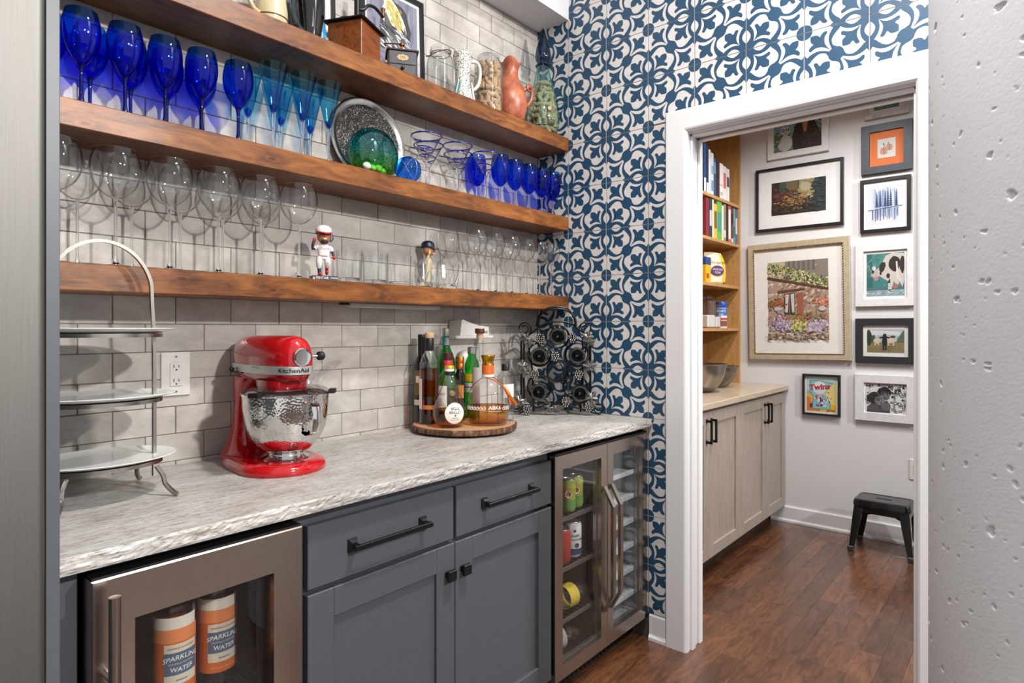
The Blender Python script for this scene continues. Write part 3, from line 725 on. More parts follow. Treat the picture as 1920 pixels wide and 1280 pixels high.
# green-teal fish bowl vase with pebbles
def gradient_glass():
    t = NT('teal_green_glass'); t.n.remove(t.b); tc = t.new('TexCoord'); sp = t.new('SeparateXYZ'); t.l(tc.outputs['Object'], sp.inputs[0])
    mr = t.new('MapRange'); mr.inputs[1].default_value = 0; mr.inputs[2].default_value = .15; t.l(sp.outputs['Z'], mr.inputs[0])
    lw = t.new('LayerWeight', Blend=.5)
    c1 = t.ramp(mr.outputs[0], [(.05, (.68, .9, .38, 1)), (.32, (.5, .86, .48, 1)), (.55, (.42, .88, .88, 1)), (1, (.3, .8, .86, 1))])
    c = t.mix(t.ramp(lw.outputs['Facing'], [(.6, (0, 0, 0, 1)), (.98, (1, 1, 1, 1))]), c1, (.05, .36, .42, 1))
    tr = t.new('BsdfTransparent'); t.l(c, tr.inputs[0]); gl = t.new('BsdfGlossy', Roughness=.02); mx = t.new('MixShader')
    pw = t.new('Math', _operation='POWER'); pw.inputs[1].default_value = 4; t.l(lw.outputs['Facing'], pw.inputs[0])
    ma = t.new('Math', _operation='MULTIPLY_ADD'); ma.inputs[1].default_value = .5; ma.inputs[2].default_value = .06; t.l(pw.outputs[0], ma.inputs[0])
    t.l(ma.outputs[0], mx.inputs[0]); t.l(tr.outputs[0], mx.inputs[1]); t.l(gl.outputs[0], mx.inputs[2]); t.l(mx.outputs[0], t.out.inputs[0]); return t.m
T = thing('fish_bowl_vase', 'round teal and green glass bowl before the silver tray', 'bowl', (-1.055, -.126, S2))
op = spl([(0, 0), (.045, .001), (.075, .018), (.091, .05), (.0925, .085), (.08, .12), (.055, .145), (.041, .152)], 4)
obj('bowl', M().lathe(shell([(max(r, 0), max(z, 0)) for r, z in op], .003), 40, sy=.68), gradient_glass(), T, fix=False, sharp=60)
m_pebble = plain('pale_green_pebble', 'd6ece0', .3)
for i, (px, py, pr) in enumerate(((-.05, -.045, .016), (-.028, -.05, .012), (-.008, -.052, .014), (.02, -.03, .012))):
    tag(obj('pebble', M().ball((0, 0, 0), (pr, pr*.8, pr*.8)), m_pebble, None, (-1.055+px, -.126+py*.7, S2+.009+pr*.8)), ['largest pale green pebble at the left in the teal bowl', 'small pale green pebble beside the largest one in the bowl', 'flat pale green pebble third from the left in the bowl', 'pale green pebble at the right in the teal bowl'][i], 'pebble', 'pebbles in the bowl')
# blue float ball with net lines
T = thing('blue_glass_float', 'small cobalt glass ball with fine crossing lines beside the teal bowl', 'glass ball', (-.915, -.135, S2))
r_ = .048
obj('ball', M().lathe([(0, .002)]+[(r_*math.sin(PI*i/14), r_-r_*math.cos(PI*i/14)) for i in range(2, 13)]+[(0, 2*r_-.002)], 28), g_cobalt, T, fix=False)
m_line = plain('pale_wire', 'b9b0d0', .3, .6)
for ax in (.9, -.9, 2.3, -2.3):
    q = Matrix.Rotation(ax, 4, 'X') @ Matrix.Rotation(ax*.7, 4, 'Y')
    obj('wire_line', M().tube([tuple((q @ Vector((r_*1.005*math.cos(a), r_*1.005*math.sin(a), 0)))+Vector((0, 0, r_))) for a in [2*PI*i/40 for i in range(40)]], .0006, 5, closed=True), m_line, T)
# tumblers on the bottom shelf
def tumbler(name, r0, r1, h, base, cut=False):
    t = link(name, None); n = 48; R_ = []
    def ring(r, z, w=0): return [((r+w*math.cos(8*a+z*60))*math.cos(a), (r+w*math.cos(8*a+z*60))*math.sin(a), z) for a in [2*PI*j/n for j in range(n)]]
    w = .0022 if cut else 0
    prof = [(r0*.9, 0, 0), (r0, .003, w*.5)]+[(r0+(r1-r0)*k/6, .003+(h-.003)*k/6, w*(1 if k < 5 else .2)) for k in range(1, 7)]
    R_ = [ring(*p) for p in prof]+[ring(r1-.002, h)]+[ring(r0+(r1-r0)*k/6-.002, base+(h-base)*k/6) for k in range(5, -1, -1)]
    obj('wall', M().rings(R_, sm=True), g_clear, t, fix=False, sharp=50)
    obj('base', M().lathe([(0, .0015), (r0*.93, .0015), (r0*.96, base*.5), (r0*.93, base-.001), (0, base-.001)], n), g_stem, t, fix=False)
    if cut:
        for k in range(10):
            a = 2*PI*k/10; mb = M()
            mb.tube([((r0+.0006+(r1-r0)*f)*math.cos(a+f*.5), (r0+.0006+(r1-r0)*f)*math.sin(a+f*.5), .006+h*.62*f) for f in [i/6 for i in range(7)]], [.0008, .0022, .003, .003, .0024, .0016, .0006], 6)
            obj('cut_groove', mb, g_stem, t)
    return t
tb = tumbler('rocks_glass', .040, .0425, .105, .016)
place(tb, [(-1.151, -.125, S3), (-1.043, -.12, S3), (-.941, -.12, S3), (-1.098, -.05, S3), (-.99, -.05, S3)],
      ['clear straight rocks glass beside the red-capped figurine', 'clear straight rocks glass in front, middle of the three', 'clear straight rocks glass in front, next to the cut crystal', 'clear straight rocks glass in the back row, left one', 'clear straight rocks glass in the back row, right one'], 'tumbler', 'rocks glasses on the lowest shelf')
ct = tumbler('crystal_tumbler', .036, .045, .097, .02, True)
place(ct, [(-.822, -.13, S3), (-.717, -.13, S3)], ['cut crystal tumbler in front of the navy-helmet figurine', 'cut crystal tumbler nearest the slender wine glasses'], 'tumbler', 'cut crystal tumblers')
# ------------------------------------------------------------------ baseball bobbleheads
m_skin = plain('painted_skin', 'b87c52', .4); m_red = plain('paint_red', 'c0202a', .35); m_navy = plain('paint_navy', '1a2238', .35)
m_jw = plain('paint_white', 'e6e2de', .4); m_tan = plain('resin_sand', 'b9ad8d', .45); m_mouth = plain('paint_cream', 'e8dcc0', .4)
def brim(r, k, z):
    arc = [(r*math.cos(a), .0015-r*k*math.sin(a)) for a in [PI*i/16 for i in range(17)]]
    return M().prism(arc, lambda a, b, d: (a, b, d+.25*(b+r)), z, z+.0028)
def bobble1():
    T = thing('bobblehead_figurine', 'baseball figurine in white uniform and red helmet beside rocks glasses', 'figurine', (-1.258, -.145, S3), -.35)
    b = obj('base', M().box(-.045, .045, -.028, .028, 0, .017, bev=.001), m_navy, T)
    mb = M(); add_text(mb, 'PENTAIR', .0115, lambda x, y: (x-.011, -.0284, .0085+y)); add_text(mb, 'TWINS', .0085, lambda x, y: (x+.031, -.0284, .0085+y))
    mb.poly([(-.0435, -.0284, .004), (-.0365, -.0284, .004), (-.04, -.0284, .013)])
    obj('lettering', mb, m_jw, b, fix=False)
    def limb(nm, path, rad, m, n=12, par=T): return obj(nm, M().tube(path, rad, n), m, par)
    limb('leg', [(-.013, 0, .085), (-.016, -.002, .068), (-.0165, 0, .052), (-.0155, .002, .046)], [.012, .0115, .0095, .0075], m_jw)
    limb('sock', [(-.0155, .002, .048), (-.015, .002, .034), (-.0145, .001, .026)], [.0068, .0062, .0055], m_navy)
    obj('shoe', M().ball((-.0145, -.004, .0225), (.007, .0125, .0068)), m_red, T)
    limb('leg', [(.011, 0, .085), (.0125, -.004, .068), (.013, .002, .056), (.013, .006, .05)], [.012, .0115, .0095, .0072], m_jw)
    limb('sock', [(.013, .006, .052), (.0135, .011, .044), (.0138, .014, .038)], [.0066, .006, .0055], m_red)
    obj('shoe', M().ball((.0142, .014, .033), (.0066, .0085, .0105)), m_red, T)
    n = 20; prof = [(.078, .019, .013), (.086, .02, .0135), (.1, .0205, .0135), (.115, .0225, .014), (.124, .022, .0125), (.13, .014, .009), (.134, .007, .006)]
    to = obj('jersey', M().rings([[(a*math.cos(2*PI*j/n), d*math.sin(2*PI*j/n), z) for j in range(n)] for z, a, d in prof]), m_jw, T)
    mb = M(); add_text(mb, 'Twins', .0135, lambda x, y: (x, -.0147+abs(x)*.12, .1145+y+x*.12), shear=.3); obj('lettering', mb, m_red, to, fix=False)
    obj('belt', M().rings([[(1.03*a*math.cos(2*PI*j/n), 1.03*.0133*math.sin(2*PI*j/n), z) for j in range(n)] for z, a in ((.0855, .02), (.0895, .0205))]), m_red, T)
    # raised right arm, lowered left arm
    obj('sleeve', M().tube([(-.018, 0, .123), (-.027, 0, .12), (-.034, -.002, .114)], [.008, .0085, .0075], 12), m_jw, T)
    limb('arm', [(-.031, -.002, .116), (-.0385, -.003, .112), (-.039, -.004, .124), (-.036, -.004, .138)], [.006, .0062, .0055, .005], m_navy)
    obj('glove', M().ball((-.0335, -.004, .144), (.0062, .006, .0085)).ball((-.0295, -.005, .147), (.0025, .0025, .004)), m_red, T)
    obj('sleeve', M().tube([(.018, 0, .123), (.026, 0, .116), (.029, -.001, .107)], [.008, .0085, .0075], 12), m_jw, T)
    limb('arm', [(.028, -.001, .11), (.0325, -.002, .1), (.034, -.006, .092)], [.006, .0055, .005], m_navy)
    obj('glove', M().ball((.0345, -.009, .085), (.0055, .0058, .0085)).ball((.0295, -.011, .084), (.0022, .0024, .004)), m_red, T)
    h = obj('head', M().ball((0, -.001, .155), (.0185, .018, .023), 18, 12).ball((0, -.0195, .1535), (.0035, .005, .0045)).tube([(0, 0, .14), (0, 0, .13)], .007, 10), m_skin, T)
    obj('helmet', M().lathe([(.0212, 0), (.0218, .006), (.0205, .013), (.015, .019), (.007, .022), (0, .0225)], 24, (0, .001, .1625)), m_jw, T)
    obj('helmet_brim', brim(.0218, 1.75, .1605), m_red, T)
    obj('helmet_back', M().tube([(.0215, .004, .163), (.0222, .004, .15), (.0185, .002, .142)], [.004, .006, .004], 10).tube([(-.018, .012, .164), (0, .0215, .164), (.018, .012, .164)], .0035, 8), m_navy, T)
    obj('sunglasses', M().box(-.0155, -.001, -.0195, -.016, .1565, .1625, bev=.001).box(.001, .0155, -.0195, -.016, .1565, .1625, bev=.001).box(-.016, .016, -.0185, -.015, .161, .163), m_navy, T)
    obj('mouth', M().ball((.0, -.0172, .1455), (.0058, .0025, .0038)), m_mouth, T)
    obj('beard', M().ball((0, -.008, .138), (.0115, .0105, .0065)), plain('paint_dark_brown', '3a2418', .5), T)
    big_head(T, HEADS, (0, 0, .134), 1.3, .86)
def big_head(T, names, c, k, total):
    q = Matrix.Translation(c) @ Matrix.Scale(k, 4) @ Matrix.Translation(-Vector(c))
    for o in [o for o in bpy.data.objects if o.parent == T and o.name.split('.')[0] in names]: o.data.transform(q)
    T.scale = (total,)*3
HEADS = ('head', 'helmet', 'helmet_brim', 'helmet_back', 'sunglasses', 'mouth', 'beard', 'ear_flap', 'moustache')
bobble1()
def bobble2():
    T = thing('bobblehead_figurine', 'sand-coloured figurine with navy helmet and raised hand behind crystal tumblers', 'figurine', (-.752, -.06, S3), .35)
    obj('base', M().box(-.042, .042, -.028, .028, 0, .014, bev=.001), m_navy, T)
    n = 20; prof = [(.014, .022, .017), (.03, .016, .014), (.06, .0165, .014), (.08, .019, .014), (.1, .02, .0145), (.115, .0225, .0145), (.124, .019, .012), (.132, .009, .008)]
    obj('uniform', M().rings([[(a*math.cos(2*PI*j/n), d*math.sin(2*PI*j/n), z) for j in range(n)] for z, a, d in prof]), m_tan, T)
    obj('arm', M().tube([(-.018, 0, .12), (-.03, -.006, .108), (-.031, -.012, .122), (-.026, -.017, .138)], [.008, .007, .006, .0055], 12), m_tan, T)
    mb = M().ball((-.0235, -.0185, .147), (.006, .0045, .009))
    for k in range(4): mb.tube([(-.027+k*.0026, -.0195, .152), (-.0262+k*.0027, -.021, .161-abs(k-1.5)*.0012)], [.0016, .0013], 6)
    mb.tube([(-.019, -.0185, .147), (-.0155, -.0205, .152)], [.0017, .0013], 6)
    obj('hand', mb, m_tan, T)
    obj('arm', M().tube([(.018, 0, .12), (.03, 0, .105), (.0325, -.006, .09)], [.008, .007, .006], 12), m_tan, T)
    obj('head', M().ball((0, -.002, .157), (.0185, .0185, .0225), 18, 12).ball((.002, -.021, .1545), (.0035, .005, .0045)).tube([(0, 0, .142), (0, 0, .128)], .008, 10), m_skin, T)
    obj('helmet', M().lathe([(.0215, 0), (.022, .006), (.0205, .0135), (.015, .0195), (.007, .0225), (0, .023)], 24, (0, .001, .163)), m_navy, T)
    obj('helmet_brim', brim(.022, 1.75, .161), m_navy, T)
    obj('ear_flap', M().tube([(.0215, .004, .164), (.0222, .003, .15), (.0195, .001, .142)], [.004, .006, .004], 10), m_navy, T)
    obj('mouth', M().ball((.003, -.0175, .1455), (.0048, .003, .0028)), m_mouth, T)
    obj('moustache', M().ball((.002, -.0195, .1495), (.0062, .002, .0013)), plain('paint_dark_brown', '3a2418', .5), T)
    big_head(T, HEADS, (0, 0, .134), 1.3, .93)
bobble2()
# ------------------------------------------------------------------ things on the top shelf
def handle_tube(pts, r, n=10): return M().tube([tuple(p) for p in spl3(pts)], r, n)
def spl3(P, n=6):
    out = []; P = [Vector(p) for p in P]; m = len(P)
    for i in range(m-1):
        p0, p1, p2, p3 = P[max(i-1, 0)], P[i], P[i+1], P[min(i+2, m-1)]
        for q in range(n):
            t = q/n; out.append(tuple(p1*(2*t**3-3*t*t+1)+(p2-p0)/2*(t**3-2*t*t+t)+p2*(-2*t**3+3*t*t)+(p3-p1)/2*(t**3-t*t)))
    return out+[tuple(P[-1])]
m_beige = plain('stoneware_cream', 'c9b893', .3, coat=.4, var=.12); m_blackgl = plain('black_glaze', '0d0c0c', .08, coat=.6)
T = thing('stoneware_stein', 'cream glazed stoneware stein at the left end of the top shelf', 'stein', (-1.413, -.115, S1))
obj('body', M().lathe([(0, 0), (.045, 0), (.047, .006), (.043, .014), (.045, .02), (.046, .05), (.041, .09), (.037, .13), (.039, .15), (.036, .15), (.034, .13), (.04, .05), (.04, .01), (0, .01)], 32), m_beige, T)
obj('band', M().tube([(.0468*math.cos(a), .0468*math.sin(a), .03) for a in [2*PI*i/32 for i in range(32)]], .0014, 6, closed=True), plain('brown_slip', '5d4a35', .4), T)
obj('handle', handle_tube([(-.04, -.01, .03), (-.07, -.02, .04), (-.075, -.02, .085), (-.04, -.008, .12)], .007), m_beige, T)
T = thing('black_pitcher', 'shiny black ceramic pitcher beside the turquoise bottle', 'pitcher', (-1.288, -.115, S1))
obj('body', M().lathe([(0, 0), (.036, 0), (.038, .005), (.034, .02), (.036, .045), (.043, .09), (.046, .13), (.042, .17), (.045, .19), (.042, .19), (.038, .17), (.04, .1), (.03, .01), (0, .01)], 32), m_blackgl, T)
obj('handle', handle_tube([(-.034, -.01, .03), (-.058, -.015, .05), (-.064, -.016, .1), (-.04, -.008, .15)], .009), plain('blue_black_glaze', '242c38', .12, coat=.5), T)
T = thing('turquoise_bottle', 'slim turquoise bottle with wire net beside the wooden coffee grinder', 'bottle', (-1.228, -.075, S1))
m_turq = plain('turquoise_glaze', '1b86b4', .25, coat=.4)
obj('body', M().lathe([(0, 0), (.024, 0), (.026, .01), (.026, .04), (.022, .07), (.014, .1), (.01, .14), (.012, .2), (0, .2)], 24), m_turq, T)
rr = random.Random(4); m_net = plain('pale_cyan_wire', '9fdcee', .4)
for k in range(12):
    pts = []; a = rr.uniform(0, 6.28); z = rr.uniform(.003, .045)
    for i in range(18): a += rr.uniform(.1, .35)*(1 if k % 2 else -1); z = min(.055, max(.003, z+rr.uniform(-.009, .009))); pts.append((.0268*math.cos(a), .0268*math.sin(a), z))
    obj('net_wire', M().tube(pts, .0008, 4), m_net, T)
# coffee grinders
m_gw = wood('grinder_cherry', '55290f', '7f431b', '965322', (3, 18, 18), rough=.35); m_iron = plain('cast_iron_black', '1d1c1d', .4, .4)
T = thing('coffee_grinder', 'large reddish wooden coffee grinder with black iron lid and crank', 'coffee grinder', (-1.105, -.104, S1), math.radians(24.2))
obj('box', M().box(-.0625, .0625, -.052, .072, 0, .122, bev=.002), m_gw, T)
lid = obj('lid', M().box(-.075, .075, -.064, .084, .122, .127, bev=.001), m_iron, T)
obj('hopper_door', M().lathe([(.034, .127), (.033, .132), (.024, .142), (.01, .147), (0, .148)], 24, (-.03, .02, 0)), m_iron, lid)
obj('shaft', M().lathe([(.014, .127), (.014, .145), (.011, .148), (.011, .158), (.0135, .16), (.0135, .168), (.01, .172), (.01, .26), (0, .26)], 16, (.02, .012, 0)), m_iron, T)
c = obj('crank', handle_tube([(.02, .012, .2), (.034, -.004, .202), (.05, -.012, .222), (.08, -.02, .23), (.115, -.026, .222), (.126, -.028, .216)], [.0055]*31), m_iron, T)
obj('knob', M().lathe([(0, 0), (.006, 0), (.008, .006), (.006, .016), (.009, .028), (0, .034)], 14, (.126, -.028, .219)), m_gw, c)
d = obj('drawer', M().box(-.004, .004, -.04, .04, .012, .06), m_gw, T, (.0595, 0, 0)); d.location = (.0595, 0, 0)
obj('knob', M().xf(Matrix.Identity(4)).lathe([(0, 0), (.009, 0), (.0105, .004), (.008, .008), (.0105, .012), (.009, .016), (0, .017)], 16).xf(Matrix.Translation((.004, -.006, .035)) @ Matrix.Rotation(PI/2, 4, 'Y')), wood('pine_knob', '8d5a2e', 'b27a45', 'c48d58', (9, 9, 9)), d)
m_dkwood = plain('slate_painted_wood', '45454a', .45, var=.15); m_dkbrown = plain('dark_brown_wood', '2f1f18', .4)
T = thing('coffee_grinder', 'small dark grey coffee grinder with brass badge before the oyster picture', 'coffee grinder', (-.918, -.106, S1), math.radians(-35))
obj('box', M().box(-.05, .05, -.042, .042, .006, .094, bev=.001), m_dkbrown, T)
obj('front_panel', M().box(-.046, .046, -.0445, -.042, .048, .092, bev=.0006), m_dkwood, T)
d = obj('drawer', M().box(-.044, .044, -.0445, -.042, .01, .045, bev=.0006), m_dkwood, T)
obj('knob', M().ball((0, -.051, .033), (.0065, .0065, .0065)).cyl((0, -.0445, .033), (0, -.048, .033), .003), plain('dark_brass', '5a4130', .3, .8), d)
obj('lid', M().box(-.056, .056, -.048, .048, .094, .1, bev=.001), m_dkbrown, T)
obj('foot_board', M().box(-.054, .054, -.046, .046, 0, .006, bev=.001), m_dkbrown, T)
bd = obj('badge', M().rings([[(.02*math.cos(a)*(1+.1*math.cos(8*a)), y, .07+.0105*math.sin(a)*(1+.1*math.cos(8*a))) for a in [2*PI*i/40 for i in range(40)]] for y in (-.0445, -.046)], sm=False), plain('badge_brass', 'b59a78', .35, .5), T)
mb = M(); add_text(mb, 'TRE', .011, lambda x, y: (x, -.0463, .07+y)); obj('lettering', mb, plain('badge_dark', '5a4a3c', .5), bd, fix=False)
m_brass = plain('aged_copper', '8a5a35', .3, .9)
obj('crank', M().cyl((0, 0, .1), (0, 0, .13), .005).lathe([(0, .128), (.01, .13), (.011, .135), (.006, .14), (0, .141)], 16).tube([(0, 0, .136), (-.03, .01, .139), (-.06, .015, .139)], .0026, 8), m_brass, T)
# mason jar with wire bail
T = thing('mason_jar', 'clear glass mason jar with rusty wire bail on the top shelf', 'jar', (-.752, -.128, S1))
op = spl([(0, .001), (.044, .002), (.05, .012), (.05, .06), (.05, .115), (.045, .135), (.036, .146), (.035, .152), (.0405, .153), (.0405, .159), (.036, .162), (.0365, .174)], 3)
g_jar = thin_glass('jar_glass', (.94, .95, .95), (.3, .32, .33), .8, .04, .05)
obj('jar_wall', M().lathe(shell([(max(0, r), max(0, z)) for r, z in op], .0025), 36), g_jar, T, fix=False, sharp=50)
m_rust = plain('rusty_wire', '5f3b25', .6, .5)
obj('wire_bail', handle_tube([(.038, -.012, .16), (.02, -.036, .158), (-.01, -.043, .152), (-.04, -.03, .138), (-.058, -.012, .125), (-.058, .01, .126), (-.04, .03, .14), (0, .04, .155), (.03, .026, .16)], .0018, 6), m_rust, T)
obj('wire_loop', M().tube([(.0365*math.cos(a), .0365*math.sin(a), .15) for a in [2*PI*i/32 for i in range(32)]], .0014, 6, closed=True), m_rust, T)
# fish-shaped dotted pitcher
def dotted():
    t = NT('white_black_dots'); vo = t.new('TexVoronoi', Scale=230); v = t.co((1, 1, .62)); t.l(v, vo.inputs['Vector'])
    d = t.ramp(vo.outputs['Distance'], [(.34, s2l('2b2f33')), (.42, s2l('dedad0'))]); t.l(d, t.b.inputs['Base Color'])
    t.b.inputs['Roughness'].default_value = .2; return t.m
T = thing('dotted_pitcher', 'white ceramic pitcher with black dots and teal tail stripes', 'pitcher', (-.637, -.13, S1))
op = spl([(0, 0), (.035, 0), (.041, .01), (.038, .04), (.031, .085), (.029, .12), (.033, .165), (.037, .2), (.039, .212), (.036, .212), (.03, .17), (.026, .12), (.03, .05), (.03, .01), (0, .01)], 3)
mb = M().lathe([(max(0, a), max(0, b)) for a, b in op], 36); mb.fn(lambda x, y, z: (x, y, z+.012*math.cos(6*math.atan2(y, x))*max(0, z-.19)/.022)); mb.fn(lambda x, y, z: (x, y, z*.87)); obj('body', mb, dotted(), T)
m_fin = plain('teal_glaze', '4f7f86', .25); m_finw = plain('glaze_white', 'd5d6d0', .25)
for k, a in enumerate((-2.9, -2.75, -2.6, -1.2, -1.05, -.9)):
    pts = [((.0415+.004*f-.004*(1-f))*math.cos(a+f*.25*(1 if k > 2 else -1)), (.0415+.004*f-.004*(1-f))*math.sin(a+f*.25*(1 if k > 2 else -1)), .075-.07*f) for f in [i/6 for i in range(7)]]
    obj('fin_stripe', M().tube(pts, [.002, .003, .0035, .004, .004, .004, .003], 6), m_fin if k % 2 == 0 else m_finw, T)
obj('handle', handle_tube([(.032, -.014, .166), (.055, -.03, .162), (.064, -.034, .125), (.055, -.03, .075), (.033, -.016, .052)], .0065), m_finw, T)
# glass jar of corks, terracotta jug, corked decanter
def _cork():
    t = NT('cork'); n = t.noise(t.co(rnd=True), 180, 4, .7); oi = t.new('ObjectInfo')
    c = t.mix(t.ramp(n, [(.35, (0, 0, 0, 1)), (.6, (1, 1, 1, 1))]), s2l('94724f'), s2l('cfae84'))
    c = t.mix(1, c, t.ramp(oi.outputs['Random'], [(0, (.55, .42, .4, 1)), (.25, (.9, .88, .85, 1)), (1, (1.15, 1.1, 1.05, 1))]), 'MULTIPLY')
    t.l(c, t.b.inputs['Base Color']); t.b.inputs['Roughness'].default_value = .8; t.bump(n, .3, .001); return t.m
cork_me = M().lathe([(0, -.021), (.0095, -.021), (.0105, -.02), (.0108, 0), (.0105, .02), (.0095, .021), (0, .021)], 12).mesh('wine_cork', _cork())
def corks(cx, cy, z0, rad, layers, dz, label, group, seed, sc=1.0):
    rr = random.Random(seed)
    for L in range(layers):
        z = z0+L*dz; R_ = rad(z)-.015*sc
        if R_ < .012: n = 1; R_ = 0
        else: n = max(2, int(2*PI*R_/(.027*sc)))
        a0 = rr.uniform(0, 6)
        for k in range(n):
            a = a0+2*PI*k/n
            if math.cos(a-math.radians(225)) < -.35 and n > 2: continue      # far side is hidden by the near corks
            o = link('wine_cork', cork_me, None, (cx+R_*math.cos(a), cy+R_*math.sin(a), z+rr.uniform(-.003, .003)))
            tl = rr.choice((0, PI/2, PI/2, .6, -.6)); o.rotation_euler = (tl, 0, a+(PI/2 if rr.random() < .4 else 0)); o.scale = (sc,)*3 if tl != 0 else (sc, sc, sc*.8)
            tag(o, label, 'cork', group)
T = thing('cork_jar', 'clear glass jar packed with wine corks beside the terracotta jug', 'jar', (-.482, -.124, S1))
jr = [(0, .001), (.05, .002), (.0575, .012), (.0575, .175), (.054, .203), (.044, .22), (.043, .225)]
obj('jar_wall', M().lathe(shell(spl(jr, 3), .0022), 36), g_jar, T, fix=False, sharp=50)
obj('lid', M().lathe([(0, .225), (.045, .225), (.045, .232), (.04, .235), (0, .236)], 28), g_clear, T, fix=False)
corks(-.482, -.124, S1+.022, lambda z: .0545, 8, .0238, 'pale wine cork inside the clear straight jar on the top shelf', 'corks in the clear jar', 3)
def terracotta():
    t = NT('crackled_terracotta'); n = t.noise(t.co(), 18, 6, .65); f = t.noise(t.co(), 90, 3)
    c = t.ramp(n, [(.3, s2l('7a3a26')), (.5, s2l('a2583f')), (.7, s2l('b97550'))]); t.l(t.mix(.4, c, t.ramp(f, [(.45, (.75, .7, .6, 1)), (.6, (1, 1, 1, 1))]), 'MULTIPLY'), t.b.inputs['Base Color'])
    t.b.inputs['Roughness'].default_value = .38; t.bump(f, .25, .001); return t.m
T = thing('terracotta_jug', 'rust-red terracotta jug with flared wavy lip', 'jug', (-.338, -.118, S1)); m_tc = terracotta()
op = spl([(0, 0), (.04, 0), (.06, .02), (.0725, .07), (.07, .11), (.055, .152), (.038, .185), (.033, .208), (.035, .232), (.045, .258), (.041, .258), (.03, .232), (.028, .208), (.033, .185), (.05, .15), (.06, .05), (0, .02)], 4)
mb = M().lathe([(max(0, a), max(0, b)) for a, b in op], 40)
def lip(x, y, z):
    k = max(0, z-.215)/.043; a = math.atan2(y, x); s_ = 1+.16*k*math.cos(3*a+1.0); return (x*s_, y*s_, z+.006*k*math.cos(3*a+1.0))
obj('body', mb.fn(lip), m_tc, T)
obj('handle', handle_tube([(.048, -.036, .145), (.066, -.048, .162), (.082, -.052, .15), (.08, -.05, .11), (.058, -.04, .075)], .009), m_tc, T)
obj('handle_ring', M().tube([(.066+.014*math.cos(a), -.05, .158+.014*math.sin(a)) for a in [2*PI*i/16 for i in range(16)]], .005, 8, closed=True), m_tc, T)
g_teal = thin_glass('blue_green_glass', (.80, .93, .92), (.15, .5, .55), .55, .02, .05)
g_tealdeep = thin_glass('blue_green_glass_thick', (.02, .24, .40), (.005, .1, .2), .5, .02, .05)
T = thing('glass_decanter', 'tall blue-green glass decanter with pointed stopper full of corks', 'decanter', (-.108, -.118, S1))
op = spl([(0, .001), (.045, .002), (.068, .02), (.079, .06), (.077, .11), (.067, .165), (.052, .215), (.038, .262), (.03, .3), (.029, .318)], 3)
obj('body', M().lathe(shell([(max(0, a), max(0, b)) for a, b in op], .0025), 40, sy=.93), g_teal, T, fix=False, sharp=50)
obj('neck_ring', M().tube([(.0315*math.cos(a), .0315*math.sin(a), .318) for a in [2*PI*i/28 for i in range(28)]], .004, 8, closed=True), g_tealdeep, T, fix=False)
obj('stopper', M().lathe(spl([(0, .31), (.022, .312), (.024, .33), (.033, .345), (.0355, .365), (.031, .395), (.02, .435), (.009, .475), (.002, .49), (0, .491)], 3), 32), g_tealdeep, T, fix=False)
def drad(z):
    h = z-S1
    for (r0, z0), (r1, z1) in zip(op, op[1:]):
        if z0 <= h <= z1: return (.93)*(r0+(r1-r0)*(h-z0)/max(1e-6, z1-z0))-.004
    return .02
corks(-.108, -.118, S1+.024, drad, 9, .026, 'wine cork inside the tall blue-green decanter', 'corks in the decanter', 8, .92)
# pictures leaning on the top shelf
def leaning(name, label, x0, x1, h, y, col_frame, fw, prints, matw):
    T = thing(name, label, 'picture', ((x0+x1)/2, y, S1)); w = (x1-x0)/2; tilt = Matrix.Rotation(math.radians(-1.6), 4, 'X')
    f = door_frame(-w, w, 0, h, -.012, fw, fw, fw, fw, .018).xf(tilt); obj('frame', f, col_frame, T)
    obj('mat_board', M().box(-w+fw, w-fw, -.004, 0, fw, h-fw).xf(tilt), ink('#d8d8d8'), T)
    flat_print('print', T, -w+fw+matw, w-fw-matw, fw+matw, h-fw-matw, -.0044, prints, tilt)
    return T
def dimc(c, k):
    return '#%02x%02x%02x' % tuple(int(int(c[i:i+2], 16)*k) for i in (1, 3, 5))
def flat_print(name, T, x0, x1, z0, z1, y, layers, xf=None, dim=1.0):
    """printed picture: flat shapes of colour, coordinates 0..1 (u right, v up)"""
    cols = []; mb = M()
    for k, (c, poly) in enumerate(layers):
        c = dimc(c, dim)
        if c not in cols: cols.append(c)
        mb.poly([(x0+(x1-x0)*a, y-.000006*k, z0+(z1-z0)*b) for a, b in poly], cols.index(c))
    if xf is not None: mb.xf(xf)
    return obj(name, mb, [ink(c) for c in cols], T, fix=False)
RECT = [(0, 0), (1, 0), (1, 1), (0, 1)]
def ell(cx, cy, rx, ry, n=14, rot=0, wob=0, rr=random):
    out = []
    for i in range(n):
        a = 2*PI*i/n; k = 1+(rr.uniform(-wob, wob) if wob else 0); x, y = rx*k*math.cos(a), ry*k*math.sin(a)
        out.append((min(1, max(0, cx+x*math.cos(rot)-y*math.sin(rot))), min(1, max(0, cy+x*math.sin(rot)+y*math.cos(rot)))))
    return out
rr = random.Random(21)
oy = [('#7d7c8c', RECT)]
for i in range(40): oy.append((rr.choice(('#8a899a', '#737384', '#8f8f9c', '#6c6d7e')), ell(rr.random(), rr.random(), .03, .14, 8, rr.uniform(-.2, .2), .3, rr)))
oy.append(('#3b3b40', ell(.55, .62, .30, .33, 18, -.6, .06, rr))); oy.append(('#d9d9d6', ell(.53, .68, .27, .2, 18, -.75, .05, rr))); oy.append(('#56565c', ell(.56, .6, .27, .2, 18, -.7, .06, rr)))
oy.append(('#e2dcb4', ell(.53, .78, .24, .125, 18, -.75, .04, rr))); oy.append(('#b6a763', ell(.53, .785, .2, .085, 16, -.75, .06, rr)))
